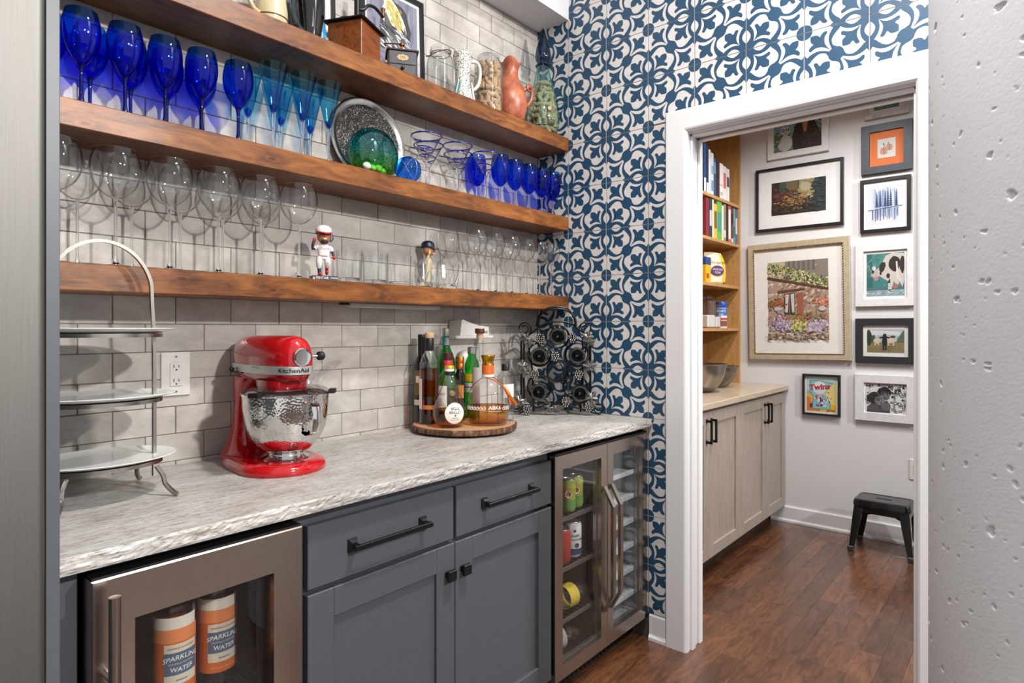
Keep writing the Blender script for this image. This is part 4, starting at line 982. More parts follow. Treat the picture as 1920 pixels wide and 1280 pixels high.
for i in range(26): oy.append((rr.choice(('#d5c886', '#9c8c4a', '#c7b56c', '#efe6bf')), ell(.53+rr.uniform(-.13, .13), .785-rr.uniform(-.1, .1), .03, .012, 7, -.8, .3, rr)))
for i in range(50): oy.append((rr.choice(('#f0efec', '#2a2a2e', '#87878d', '#b5b6ba')), ell(.55+rr.uniform(-.26, .26), .5+rr.uniform(-.14, .14), .06, .012, 7, -.5+rr.uniform(-.4, .4), .3, rr)))
for i in range(26): oy.append((rr.choice(('#d98a4d', '#e8b27d', '#b6622f', '#3a3436', '#f0e2d0')), ell(.58+rr.uniform(-.2, .2), .28+rr.uniform(-.12, .1), .07, .03, 8, rr.uniform(-.6, .6), .3, rr)))
leaning('framed_oyster_painting', 'black-framed painting of an oyster shell leaning on the tiles', -1.035, -.738, .382, -.02, plain('black_frame', '17171a', .35), .02, oy, .012)
gp = [('#5d6167', RECT)]+[(rr.choice(('#8a8d92', '#3c4046', '#a8a49b')), ell(rr.random(), rr.random(), .1, .07, 9, 0, .3, rr)) for _ in range(20)]
leaning('framed_print', 'black-framed picture with pale mat behind the black pitcher', -1.375, -1.135, .36, -.02, plain('black_frame', '17171a', .35), .016, gp, .02)

# ------------------------------------------------------------------ tiered plate stand on the worktop
T = thing('tiered_plate_stand', 'three-tier satin metal stand with white oval plates beside the refrigerator', 'plate stand', (-1.877, -.24, .914))
def strap(path, w, th): 
    R_ = []
    P = [Vector(p) for p in path]
    for i, p in enumerate(P):
        t_ = (P[min(i+1, len(P)-1)]-P[max(i-1, 0)]).normalized(); n_ = Vector((0, 1, 0)); b_ = t_.cross(n_).normalized()
        R_.append([tuple(p+n_*w*s1+b_*th*s2) for s1, s2 in ((-1, -1), (1, -1), (1, 1), (-1, 1))])
    return M().rings(R_, sm=False)
pth = [(.105, 0, .03), (.105, 0, .2), (.104, 0, .35), (.1, 0, .43)]+[(.1*math.cos(a), 0, .455+.115*math.sin(a)) for a in [PI*i/18 for i in range(1, 18)]]+[(-.1, 0, .43), (-.104, 0, .35), (-.105, 0, .2), (-.105, 0, .03)]
obj('arch_handle', strap(spl3(pth, 3), .005, .0035), m_nickel, T)
def oval(prof, a, b, n=56): return M().rings([[((a+r)*math.cos(2*PI*i/n), (b+r)*math.sin(2*PI*i/n), z) for i in range(n)] for r, z in prof])
m_porc = plain('white_porcelain', 'd8dad7', .12, coat=.3, var=.02)
for zz in (.066, .205, .352):
    obj('support_ring', oval([(-.004, .004), (.004, .004), (.004, .0125), (-.004, .0125), (-.004, .004)], .115, .092).fn(lambda x, y, z, q=zz: (x, y, z+q)), m_nickel, T)
    pl = [(-.142, .009), (-.045, .009), (-.028, .010), (0, .018), (.0015, .0195), (0, .0205), (-.028, .014), (-.045, .013), (-.142, .013)]
    obj('plate', oval([(r if r > -.1 else -.118, z+.004) for r, z in pl], .145, .12).fn(lambda x, y, z, q=zz: (x, y, z+q)), m_porc, T)
for sx in (1, -1):
    for sy in (1, -1):
        obj('leg', M().tube(spl3([(.085*sx, .07*sy, .066), (.095*sx, .08*sy, .045), (.098*sx, .088*sy, .025), (.108*sx, .108*sy, .008), (.113*sx, .114*sy, .006)], 4), [.0055]*17, 8), m_nickel, T)
# ------------------------------------------------------------------ stand mixer
def mixer():
    T = thing('stand_mixer', 'glossy red stand mixer with hammered steel bowl on the worktop', 'stand mixer', (-1.467, -.212, .914), math.radians(-4))
    t = NT('mixer_red_enamel'); t.b.inputs['Base Color'].default_value = s2l('b30a14'); t.b.inputs['Roughness'].default_value = .12; t.b.inputs['Coat Weight'].default_value = .6; t.b.inputs['Coat Roughness'].default_value = .04
    n_ = t.noise(t.co(), 300, 2); t.bump(n_, .01, .0002); red = t.m
    t = NT('hammered_steel'); vo = t.new('TexVoronoi', Scale=170, _feature='SMOOTH_F1'); t.l(t.co(), vo.inputs['Vector']); t.b.inputs['Metallic'].default_value = 1; t.b.inputs['Base Color'].default_value = s2l('dad8d5'); t.b.inputs['Roughness'].default_value = .06
    t.bump(vo.outputs['Distance'], .2, .003); hammered = t.m
    def oval2(z, k, zz): return None
    # base: round front, straight rear
    N = 56
    def base_pt(a):
        x, y = math.cos(a), math.sin(a)
        if y <= 0: return (.112*x, -.07+.112*y)
        e = 2/3.6; return (.112*(1-.14*y)*math.copysign(abs(x)**e, x), -.07+.245*abs(y)**e)
    ring = lambda k, z: [(p[0]*k, (p[1]-.02)*k+.02, z) for p in [base_pt(2*PI*i/N) for i in range(N)]]
    obj('base', M().rings([ring(.985, .0), ring(1, .005), ring(1, .013), ring(.985, .02), ring(.94, .0265), ring(.85, .029)]), red, T)
    def sec(cy, hw, hd, z, e=2.6, n=36): return [(hw*math.copysign(abs(math.cos(a))**(2/e), math.cos(a)), cy+hd*math.copysign(abs(math.sin(a))**(2/e), math.sin(a)), z) for a in [2*PI*i/n for i in range(n)]]
    S_ = [(.09, .094, .083, .022), (.1, .082, .07, .034), (.113, .068, .054, .055), (.122, .056, .043, .09), (.127, .049, .038, .13), (.127, .047, .038, .17), (.12, .05, .045, .2), (.105, .054, .06, .225), (.1, .054, .06, .24)]
    obj('column', M().rings([sec(*s_) for s_ in S_]), red, T)
    def plan(sx, sy, z, n=72, cy=-.003, e=2.7): return [(.064*sx*math.copysign(abs(math.cos(a))**(2/e), math.cos(a)), cy+.178*sy*math.copysign(abs(math.sin(a))**(2/e), math.sin(a)), z) for a in [2*PI*i/n for i in range(n)]]
    H = [(.80, .86, .238), (.88, .93, .246), (.95, .97, .258), (.985, .99, .268), (1, 1, .285), (1, .995, .298), (.965, .985, .315), (.9, .965, .328), (.78, .935, .34), (.6, .89, .349), (.38, .83, .3545), (.12, .72, .3565)]
    h = obj('head', M().rings([plan(*s_) for s_ in H]), red, T)
    band = obj('chrome_band', M().rings([plan(.985*1.0, .99, .2575), plan(1.02, 1.008, .2575), plan(1.025, 1.01, .268), plan(1.025, 1.01, .2785), plan(.985, .99, .279)], caps=(False, False)), plain('band_aluminium', 'c9c9c7', .38, .7), T)
    # lettering along the band
    cur = [Vector((p[0], p[1])) for p in plan(1.034, 1.016, 0, 400)]
    k0 = min(range(400), key=lambda i: (abs(cur[i].x)+(10 if cur[i].y > 0 else 0)))
    def walk(s_):                                    # arc length from the nose; negative runs along the left side
        i = k0; d = 0; st = -1 if s_ < 0 else 1; s_ = abs(s_)
        while d < s_: j = (i+st) % 400; d += (cur[j]-cur[i]).length; i = j
        j = (i-st) % 400; L = (cur[i]-cur[j]).length; f = (d-s_)/L if L > 0 else 0; q = cur[i].lerp(cur[j], f); return q
    mb = M(); add_text(mb, 'KitchenAid', .0185, lambda x, y: (*walk(x-.022), .268+y*.85), bold=.012); obj('lettering', mb, m_dark, band, fix=False)
    mb = M(); add_text(mb, 'STIR 2 4 6 8 10', .006, lambda x, y: (*walk(x-.165), .2735+y)); obj('scale_marks', mb, plain('ink_grey', '55534e', .5), band, fix=False)
    lv = obj('speed_lever', M().cyl((-.064, .09, .263), (-.07, .09, .263), .0035).ball((-.0715, .09, .262), (.0065, .008, .008)), m_dark, T)
    obj('lever_slot', M().box(-.0665, -.062, .03, .085, .2535, .2575), m_dark, T)
    obj('neck', M().rings([sec(-.065, .056, .07, .215), sec(-.065, .058, .073, .24)]), red, T)
    obj('planetary', M().lathe([(.06, .2), (.062, .203), (.062, .2145), (.05, .216)], 40, (0, -.068, 0)), plain('planetary_steel', 'c4c4c4', .2, 1), T)
    obj('attachment_cap', M().lathe([(0, .0), (.0235, 0), (.0235, .014), (.021, .0165), (.016, .0155), (.0, .0165)], 32).xf(Matrix.Translation((.0, -.17, .302)) @ Matrix.Rotation(PI/2, 4, 'X')), m_chrome, T)
    kn = obj('attachment_knob', M().cyl((.05, -.135, .302), (.068, -.137, .302), .0045), m_chrome, T)
    obj('knob_grip', M().lathe([(0, 0), (.009, 0), (.012, .004), (.012, .014), (.009, .018), (0, .019)], 14).xf(Matrix.Translation((.066, -.137, .302)) @ Matrix.Rotation(PI/2, 4, 'Y')), m_dark, kn)
    by = -.068; bx_ = .012
    op = spl([(.047, .046), (.066, .056), (.087, .081), (.101, .112), (.1085, .15), (.1115, .2)], 4)
    obj('bowl', M().lathe([(0, .046)]+op+[(.114, .2), (.1145, .2025), (.113, .204), (.1095, .2)]+[(r-.002, z+.001) for r, z in op[::-1]]+[(0, .048)], 64, (bx_, by, 0)), hammered, T)
    obj('bowl_foot', M().lathe([(0, .029), (.058, .029), (.059, .032), (.05, .036), (.046, .039), (.046, .043), (.049, .047), (0, .047)], 48, (bx_, by, 0)), m_chrome, T)
    a = math.radians(-84); rad = Vector((math.cos(a), math.sin(a), 0)); tan = Vector((-math.sin(a), math.cos(a), 0)); c0 = Vector((bx_, by, 0))
    R_ = []
    for (r, z, w) in ((.108, .188, .02), (.118, .186, .017), (.136, .176, .0125), (.14, .16, .011), (.139, .13, .011), (.134, .108, .012), (.112, .1, .014), (.1, .1, .014)):
        nrm = .004
        R_.append([tuple(c0+rad*(r+dr)+tan*w*s1+Vector((0, 0, z))) for s1, dr in ((-1, 0), (-.5, nrm), (.5, nrm), (1, 0), (.5, -nrm), (-.5, -nrm))])
    obj('bowl_handle', M().rings(R_), m_chrome, T)
    g_sh = thin_glass('shield_plastic', (.96, .96, .97), (.75, .75, .77), .5, .08, .1)
    obj('pouring_shield', M().lathe([(.067, .2225), (.095, .216), (.112, .2075), (.117, .2055), (.117, .2075), (.112, .2095), (.095, .218), (.067, .2245)], 56, (bx_, by, 0)), g_sh, T, fix=False)
    R_ = []
    for (cx, cy, cz, hw, hd) in ((.085, -.06, .212, .02, .03), (.092, -.06, .23, .024, .032), (.112, -.06, .252, .037, .037), (.125, -.06, .272, .048, .042)):
        R_.append([(cx+hw*math.copysign(abs(math.cos(q))**.6, math.cos(q)), cy+hd*math.copysign(abs(math.sin(q))**.6, math.sin(q)), cz+.012*math.cos(q)) for q in [2*PI*i/28 for i in range(28)]])
    obj('pouring_chute', M().rings(R_, caps=(False, False)), g_sh, T, fix=False)
    for aa in (math.radians(207), math.radians(-38)):
        rad = Vector((math.cos(aa), math.sin(aa), 0)); tan = Vector((-math.sin(aa), math.cos(aa), 0))
        obj('shield_grip', M().box(-.012, .012, -.013, .013, -.006, .006, bev=.002).fn(lambda x, y, z: tuple(c0+rad*(.121+x*.7)+tan*y*1.3+Vector((0, 0, .2065+z)))), m_dark, T)
mixer()
# ------------------------------------------------------------------ log-slice board with bottles
SB = Vector((-.703, -.208, 0)); SBZ = .943; VR = Vector((.6465, -.7629, 0)); VB = Vector((.7629, .6465, 0)); CAMA = math.radians(222)
def slab():
    T = thing('wood_slice_board', 'round bark-edged wood slice board under the liquor bottles', 'serving board', (SB.x, SB.y, .914))
    t = NT('slice_grain'); vv = t.co(); g = t.new('TexWave', Scale=28, Distortion=2.5, _wave_type='RINGS', _rings_direction='Z'); t.l(vv, g.inputs['Vector'])
    t.l(t.ramp(g.outputs['Fac'], [(.2, s2l('a87b56')), (.8, s2l('c89d78'))]), t.b.inputs['Base Color']); t.b.inputs['Roughness'].default_value = .5
    b = NT('bark'); nn = b.noise(b.co((1, 1, .35)), 55, 6, .7); b.l(b.ramp(nn, [(.35, s2l('2a1812')), (.5, s2l('5d3c2b')), (.68, s2l('9c7557'))]), b.b.inputs['Base Color']); b.b.inputs['Roughness'].default_value = .8; b.bump(nn, .9, .006)
    r5 = random.Random(5); n = 72; wob = [1+.012*math.sin(3*2*PI*i/n+1)+.008*math.sin(7*2*PI*i/n)+r5.uniform(-.006, .006) for i in range(n)]
    ring = lambda r, z: [(r*wob[i]*math.cos(2*PI*i/n), r*wob[i]*math.sin(2*PI*i/n), z) for i in range(n)]
    obj('wood_face', M().rings([ring(.1885, .009), ring(.1885, .0285)]), t.m, T)
    obj('bark_edge', M().rings([ring(.189, .0275), ring(.194, .026), ring(.196, .018), ring(.1935, .009), ring(.189, .008)], caps=(False, False)), b.m, T)
    for k in range(3): obj('foot', M().lathe([(0, 0), (.012, 0), (.012, .009), (0, .009)], 12, (.11*math.cos(k*2.1), .11*math.sin(k*2.1), 0)), m_dark, T)
slab()
def liquid(name, tint, edge): return thin_glass(name, tint, edge, .05, .05, .0)
L_amber = liquid('amber_spirit', (.70, .31, .05), (.2, .05, .0)); L_gold = liquid('golden_liqueur', (.78, .45, .1), (.36, .14, .015)); L_dark = plain('dark_wine', '0b0507', .2)
L_cognac = liquid('cognac', (.88, .55, .14), (.45, .18, .03))
g_green = thin_glass('green_bottle_glass', (.24, .74, .3), (.02, .3, .06), .5, .02, .05); g_blackgl = plain('black_bottle_glass', '0a0a0b', .06, coat=.5)
def bottle(name, label, r, b, prof, glass, liq=None, lvl=0, caps=(), labels=(), n=36, sy=1, texts=()):
    p = SB+VR*r+VB*b; T = thing(name, label, 'bottle', (p.x, p.y, SBZ))
    op = spl(prof, 3); op = [(max(0, a), max(0, z)) for a, z in op]
    opaque = glass is g_blackgl
    rot = lambda mb: mb.xf(Matrix.Rotation(CAMA+PI/2, 4, 'Z'))
    obj('glass', rot(M().lathe(op+[(0, op[-1][1])] if opaque else shell(op, .0022), n, sy=sy)), glass, T, fix=False, sharp=50)
    if liq:
        ins = [(max(0, a-.0032), z+.003) for a, z in op if z < lvl]
        obj('liquid', rot(M().lathe([(0, .003)]+ins+[(ins[-1][0], lvl), (0, lvl)], n, sy=sy)), liq, T, fix=False)
    for nm, pr, m in caps: obj(nm, M().lathe(pr, 24), m, T)
    def rad(z):
        for (r0, z0), (r1, z1) in zip(op, op[1:]):
            if z0 <= z <= z1 and z1 > z0: return r0+(r1-r0)*(z-z0)/(z1-z0)
        return op[-1][0]
    for nm, a0, ha, z0, z1, m in labels:
        mb = M(); k = 18; rows = []
        for zz in [z0+(z1-z0)*i/6 for i in range(7)]:
            rows.append([((rad(zz)+.0004)*math.cos(CAMA+a0+ha*(2*i/k-1)), (rad(zz)+.0004)*math.sin(CAMA+a0+ha*(2*i/k-1)), zz) for i in range(k+1)])
        vs = [q for rw_ in rows for q in rw_]; mb.add(vs, [(j*(k+1)+i, j*(k+1)+i+1, (j+1)*(k+1)+i+1, (j+1)*(k+1)+i) for j in range(6) for i in range(k)], 0, True)
        obj(nm, mb, m, T)
    for body, size, a0, z0, m, kw in texts:
        R_ = rad(z0); mb = M(); add_text(mb, body, size, lambda x, y: ((rad(z0+y)+.0009)*math.cos(CAMA+a0+x/R_), (rad(z0+y)+.0009)*math.sin(CAMA+a0+x/R_), z0+y), **kw)
        obj('lettering', mb, m, T, fix=False)
    return T
m_lw = ink('#e3dfd6'); m_lt = ink('#5d5348'); m_gold = plain('gold_foil', 'b98a2c', .25, .9); m_capblk = plain('cap_black', '151516', .4); m_copper = plain('copper_foil', 'b8672a', .3, .8)
m_corkc = plain('cork_stopper', 'cba67d', .7); m_silver = plain('cap_silver', 'b5b5b3', .3, .9); m_olive = ink('#6d5f38'); m_redl = ink('#b02a33')
bottle('dark_wine_bottle', 'black glass bottle with olive label at the back left of the board', -.164, .03, [(0, 0), (.029, .001), (.031, .012), (.031, .19), (.026, .225), (.0145, .255), (.0135, .31), (.0145, .318)], g_blackgl,
       caps=[('capsule', [(.0152, .25), (.0152, .318), (.0142, .325), (0, .325)], m_capblk)], labels=[('label', -.3, .8, .1, .19, m_olive), ('band_label', -.3, .7, .062, .082, m_lw), ('seal', -.35, .3, .145, .17, m_lw)])
bottle('amber_rum_bottle', 'tall clear bottle of amber spirit with cork top', -.127, -.032, [(0, .001), (.034, .002), (.037, .014), (.037, .205), (.035, .225), (.024, .252), (.0155, .268), (.014, .3)], g_clear, L_amber, .2,
       caps=[('neck_wrap', [(.0148, .265), (.0158, .267), (.0158, .31), (.0148, .312)], m_capblk), ('cork_top', [(0, .3), (.0155, .312), (.0165, .314), (.0165, .33), (.015, .332), (0, .332)], m_corkc)],
       labels=[('back_label', -1.05, .35, .055, .165, m_lw), ('gold_label', .1, .6, .1, .16, liquid('label_glow', (.95, .5, .15), (.6, .3, .1))), ('lower_label', .0, .6, .055, .07, ink('#b5692b'))])
bottle('green_bottle', 'tall green glass bottle with silver cap and teal neck label', -.08, .1, [(0, .001), (.034, .002), (.037, .014), (.037, .2), (.034, .225), (.022, .258), (.0145, .28), (.0135, .33)], g_green, L_gold if False else None, 0,
       caps=[('cap', [(.0148, .318), (.0155, .32), (.0155, .345), (.014, .347), (0, .347)], m_silver)], labels=[('neck_label', 0, 1.2, .282, .312, ink('#2c7f83')), ('neck_stripe', .5, .25, .283, .311, ink('#b8485e'))])
bottle('amaro_bottle', 'short bottle with dark red cap and white shield label', -.066, .024, [(0, .001), (.038, .002), (.042, .012), (.042, .13), (.038, .155), (.022, .185), (.0165, .2), (.016, .23)], g_clear, L_cognac, .12,
       caps=[('cap', [(.0165, .23), (.0195, .231), (.0195, .254), (.018, .256), (0, .256)], plain('cap_maroon', '3d1014', .35)), ('red_band', [(.0175, .2), (.0185, .202), (.0185, .226), (.0175, .228)], m_redl)],
       labels=[('label', -.75, .75, .045, .135, m_lw)], texts=[('AMARO', .013, -.7, .105, m_lt, {}), ('antico', .009, -.7, .085, m_lt, {}), ('liquore', .007, -.7, .065, m_lt, {})])
bottle('gold_top_bottle', 'slim dark bottle with copper foil top', -.026, .09, [(0, .001), (.019, .002), (.0205, .01), (.0205, .15), (.016, .175), (.0125, .19), (.012, .225)], g_blackgl,
       caps=[('foil', [(.0135, .19), (.0155, .192), (.0155, .212), (.0148, .213), (.0158, .214), (.0158, .236), (.014, .239), (0, .239)], m_copper)], labels=[('label', 0, .8, .08, .13, ink('#c98436'))])
bottle('green_liqueur_bottle', 'green bottle with yellow and white label behind the rounded decanter', .018, .124, [(0, .001), (.028, .002), (.03, .012), (.03, .18), (.026, .215), (.0165, .238), (.015, .258)], g_green, None, 0,
       caps=[('cap', [(.0155, .246), (.0175, .248), (.0175, .272), (.015, .275), (0, .275)], m_silver)], labels=[('yellow_label', 0, 1.0, .142, .172, ink('#e3b81e')), ('white_label', 0, 1.0, .1, .136, m_lw), ('black_band', 0, 1.0, .118, .1225, m_capblk)])
bottle('clear_decanter_bottle', 'tall clear bottle with dark wooden stopper', .052, .062, [(0, .001), (.027, .002), (.0305, .014), (.031, .13), (.03, .19), (.025, .222), (.0155, .245), (.014, .262), (.0145, .32)], g_clear, None, 0,
       caps=[('cork', [(0, .306), (.0125, .307), (.0125, .328), (0, .328)], m_corkc), ('stopper', [(0, .327), (.0175, .328), (.018, .331), (.018, .345), (.017, .347), (0, .347)], plain('stopper_wood', '4a2420', .45))],
       labels=[('frosted_label', -.5, .55, .03, .2, ink('#c9c3bd'))])
def belle():
    T = bottle('pear_liqueur_bottle', 'teardrop bottle of golden liqueur with round white label', -.046, -.112, [(0, .001), (.036, .002), (.053, .02), (.059, .05), (.054, .08), (.04, .112), (.028, .14), (.0195, .165), (.0165, .18), (.016, .196)], g_clear, L_gold, .062, n=44, sy=.86,
        caps=[('neck_band', [(.0168, .182), (.0176, .183), (.0176, .194), (.0168, .195)], m_capblk), ('collar', [(.0168, .196), (.0172, .197), (.0172, .204), (.0165, .205)], m_lw), ('gold_cap', [(.0165, .204), (.0178, .205), (.0178, .213), (.016, .216), (0, .217)], plain('cap_gold', 'caa02f', .35, .4))])
    # round label lying on the curved front
    def wrap(x, y, off):
        z = .053+y; f = 0
        prof = [(.053, .02), (.059, .05), (.054, .08), (.04, .112)]
        pr = spl([(.036, .002)]+prof+[(.028, .14)], 6); R_ = .05
        for (r0, z0), (r1, z1) in zip(pr, pr[1:]):
            if z0 <= z <= z1: R_ = r0+(r1-r0)*(z-z0)/max(1e-6, z1-z0)
        a = x/.059+.42; px, py = (R_+off)*math.sin(a), -(R_*.86+off)*math.cos(a)
        q = Matrix.Rotation(CAMA+PI/2, 4, 'Z') @ Vector((px, py, 0)); return (q.x, q.y, z)
    mb = M(); rows = [[wrap(.038*k/5*math.cos(a), .038*k/5*math.sin(a), .0008) for a in [2*PI*i/36 for i in range(36)]] for k in range(1, 6)]
    mb.rings(rows, caps=(True, False)); lb = obj('round_label', mb, m_lw, T, fix=False)
    obj('label_ring', M().tube([wrap(.0375*math.cos(a), .0375*math.sin(a), .001) for a in [2*PI*i/40 for i in range(40)]], .0008, 5, closed=True), m_gold, T)
    tx = M(); add_text(tx, 'BELLE', .0125, lambda x, y: wrap(x, .017+y-x*x*9, .0014), bold=.01); add_text(tx, 'de', .006, lambda x, y: wrap(x, .0105+y, .0014)); add_text(tx, 'BRILLET', .0125, lambda x, y: wrap(x, .003+y, .0014), bold=.01)
    add_text(tx, 'LIQUEUR', .0055, lambda x, y: wrap(x, -.016+y, .0014)); add_text(tx, 'POIRE AU COGNAC', .004, lambda x, y: wrap(x, -.0225+y, .0014))
    tx.poly([wrap(.003*math.cos(a), -.0075+.003*math.sin(a), .0014) for a in [2*PI*i/14 for i in range(14)]])
    obj('lettering', tx, ink('#3b3a3c'), lb, fix=False)
    q = Matrix.Rotation(CAMA+PI/2, 4, 'Z') @ Vector((.012, -.0365, 0))
    obj('gold_seal', M().lathe([(0, 0), (.0115, 0), (.0115, .002), (.0095, .003), (0, .0025)], 24).xf(Matrix.Translation((q.x, q.y, .121)) @ Matrix.Rotation(CAMA+PI/2+.3, 4, 'Z') @ Matrix.Rotation(math.radians(68), 4, 'X')), plain('seal_bronze', '5c4b28', .5, .3), T)
belle()
def abk():
    pr = [(0, .001), (.055, .002), (.07, .012), (.077, .045), (.0775, .075), (.072, .108), (.058, .138), (.037, .16), (.0215, .17), (.0195, .178), (.019, .2)]
    T = bottle('round_cognac_bottle', 'round clear cognac bottle with orange neck band and tassel', .088, -.058, pr, g_clear, L_cognac, .07, n=48, sy=.72,
        caps=[('white_collar', [(.0195, .171), (.0225, .172), (.0225, .181), (.02, .182)], m_lw), ('orange_band', [(.02, .182), (.0218, .183), (.0218, .214), (.02, .215)], ink('#dd6a2a')), ('gold_stopper', [(.0, .214), (.0215, .215), (.02, .222), (.0195, .228), (.025, .246), (.0265, .249), (.0255, .251), (0, .251)], m_gold)])
    op = spl(pr, 6)
    def wrap(a, z, off=.0008):
        R_ = .07
        for (r0, z0), (r1, z1) in zip(op, op[1:]):
            if z0 <= z <= z1: R_ = r0+(r1-r0)*(z-z0)/max(1e-6, z1-z0)
        q = Matrix.Rotation(CAMA+PI/2, 4, 'Z') @ Vector(((R_+off)*math.sin(a), -(R_*.72+off)*math.cos(a), 0)); return (q.x, q.y, z)
    mb = M(); add_text(mb, 'ABK6', .0185, lambda x, y: wrap(.33+x/.075, .066+y), bold=.014); add_text(mb, 'ORANGE LIQUEUR', .0055, lambda x, y: wrap(.33+x/.075, .0535+y)); o = obj('lettering', mb, ink('#f1efec'), T, fix=False)
    for k in range(7):
        for a in ((-1.15+k*.16), (.78+k*.13 if k < 4 else None)):
            if a is None: continue
            obj('scroll_print', M().tube([wrap(a+.006/.075*math.cos(q)*(.3+q/9), .064+.007*math.sin(q)*(.3+q/9), .001) for q in [i*.45 for i in range(18)]], .0009, 4), ink('#f1efec'), T)
    # cord and tassel
    cd = [wrap(-.3, .17, .003), wrap(.35, .166, .003), wrap(.85, .156, .004), wrap(1.05, .142, .005), wrap(1.1, .135, .006)]
    m_or = plain('orange_thread', 'd9731f', .75)
    obj('tassel_cord', M().tube(spl3(cd), .0022, 8), m_or, T)
    p0 = Vector(cd[-1]); rr = random.Random(9); vr = Matrix.Identity(4)
    hd = obj('tassel', M().tube([tuple(p0), tuple(p0+VR*.012+Vector((0, 0, -.018))), tuple(p0+VR*.02+Vector((0, 0, -.028)))], [.004, .0065, .007], 12), m_or, T)
    for k in range(16):
        s_ = p0+VR*(.016+rr.uniform(-.005, .005))+VB*rr.uniform(-.005, .005)+Vector((0, 0, -.026)); e = s_+VR*(.022+rr.uniform(-.012, .012))+VB*rr.uniform(-.008, .008)+Vector((0, 0, -.034+rr.uniform(-.004, .004)))
        obj('thread', M().tube([tuple(s_), tuple((s_+e)/2), tuple(e)], [.0014, .0016, .0013], 5), m_or, hd)
abk()
bottle('clear_gin_bottle', 'small clear bottle with black cap at the right of the board', .15, .03, [(0, .001), (.029, .002), (.0315, .01), (.0315, .155), (.029, .17), (.016, .182), (.0135, .19), (.013, .2)], g_clear, None, 0,
       caps=[('cap', [(.0132, .188), (.0152, .19), (.0152, .212), (.014, .214), (0, .214)], m_capblk)], labels=[('white_label', .55, .8, .09, .14, m_lw)])
# ------------------------------------------------------------------ plug-in shelf with device
T = thing('outlet_shelf', 'white plastic shelf bracket fixed over the outlet behind the bottles', 'shelf', (-.53, -.0092, 1.248))
obj('ledge', M().box(-.105, .115, -.085, 0, 0, .014, bev=.004), m_plate, T)
obj('back_plate', M().box(-.075, .075, -.01, 0, -.15, .0, bev=.004), m_plate, T)
T = thing('plug_in_freshener', 'rounded clear-fronted plug-in device on the outlet under the white shelf', 'plug-in device', (-.535, -.02, 1.16))
obj('body', M().ball((0, -.022, 0), (.034, .022, .045), 20, 14), plain('device_white', 'cfccc6', .3), T)
obj('cover', M().ball((0, -.03, .008), (.03, .02, .036), 20, 14), g_clear, T, fix=False)
T = thing('white_speaker', 'white wedge-shaped device resting on the small shelf over the outlet', 'device', (-.515, -.045, 1.2622))
prf = [(-.085, 0), (.085, 0), (.083, .035), (.02, .04), (-.03, .052), (-.068, .063), (-.076, .06)]
obj('housing', M().prism(prf, lambda a, b, d: (a, d, b), -.035, .033), m_plate, T)
obj('front_vent', M().box(.03, .075, -.0365, -.035, .008, .018), plain('vent_tan', '9c8f80', .5), T)
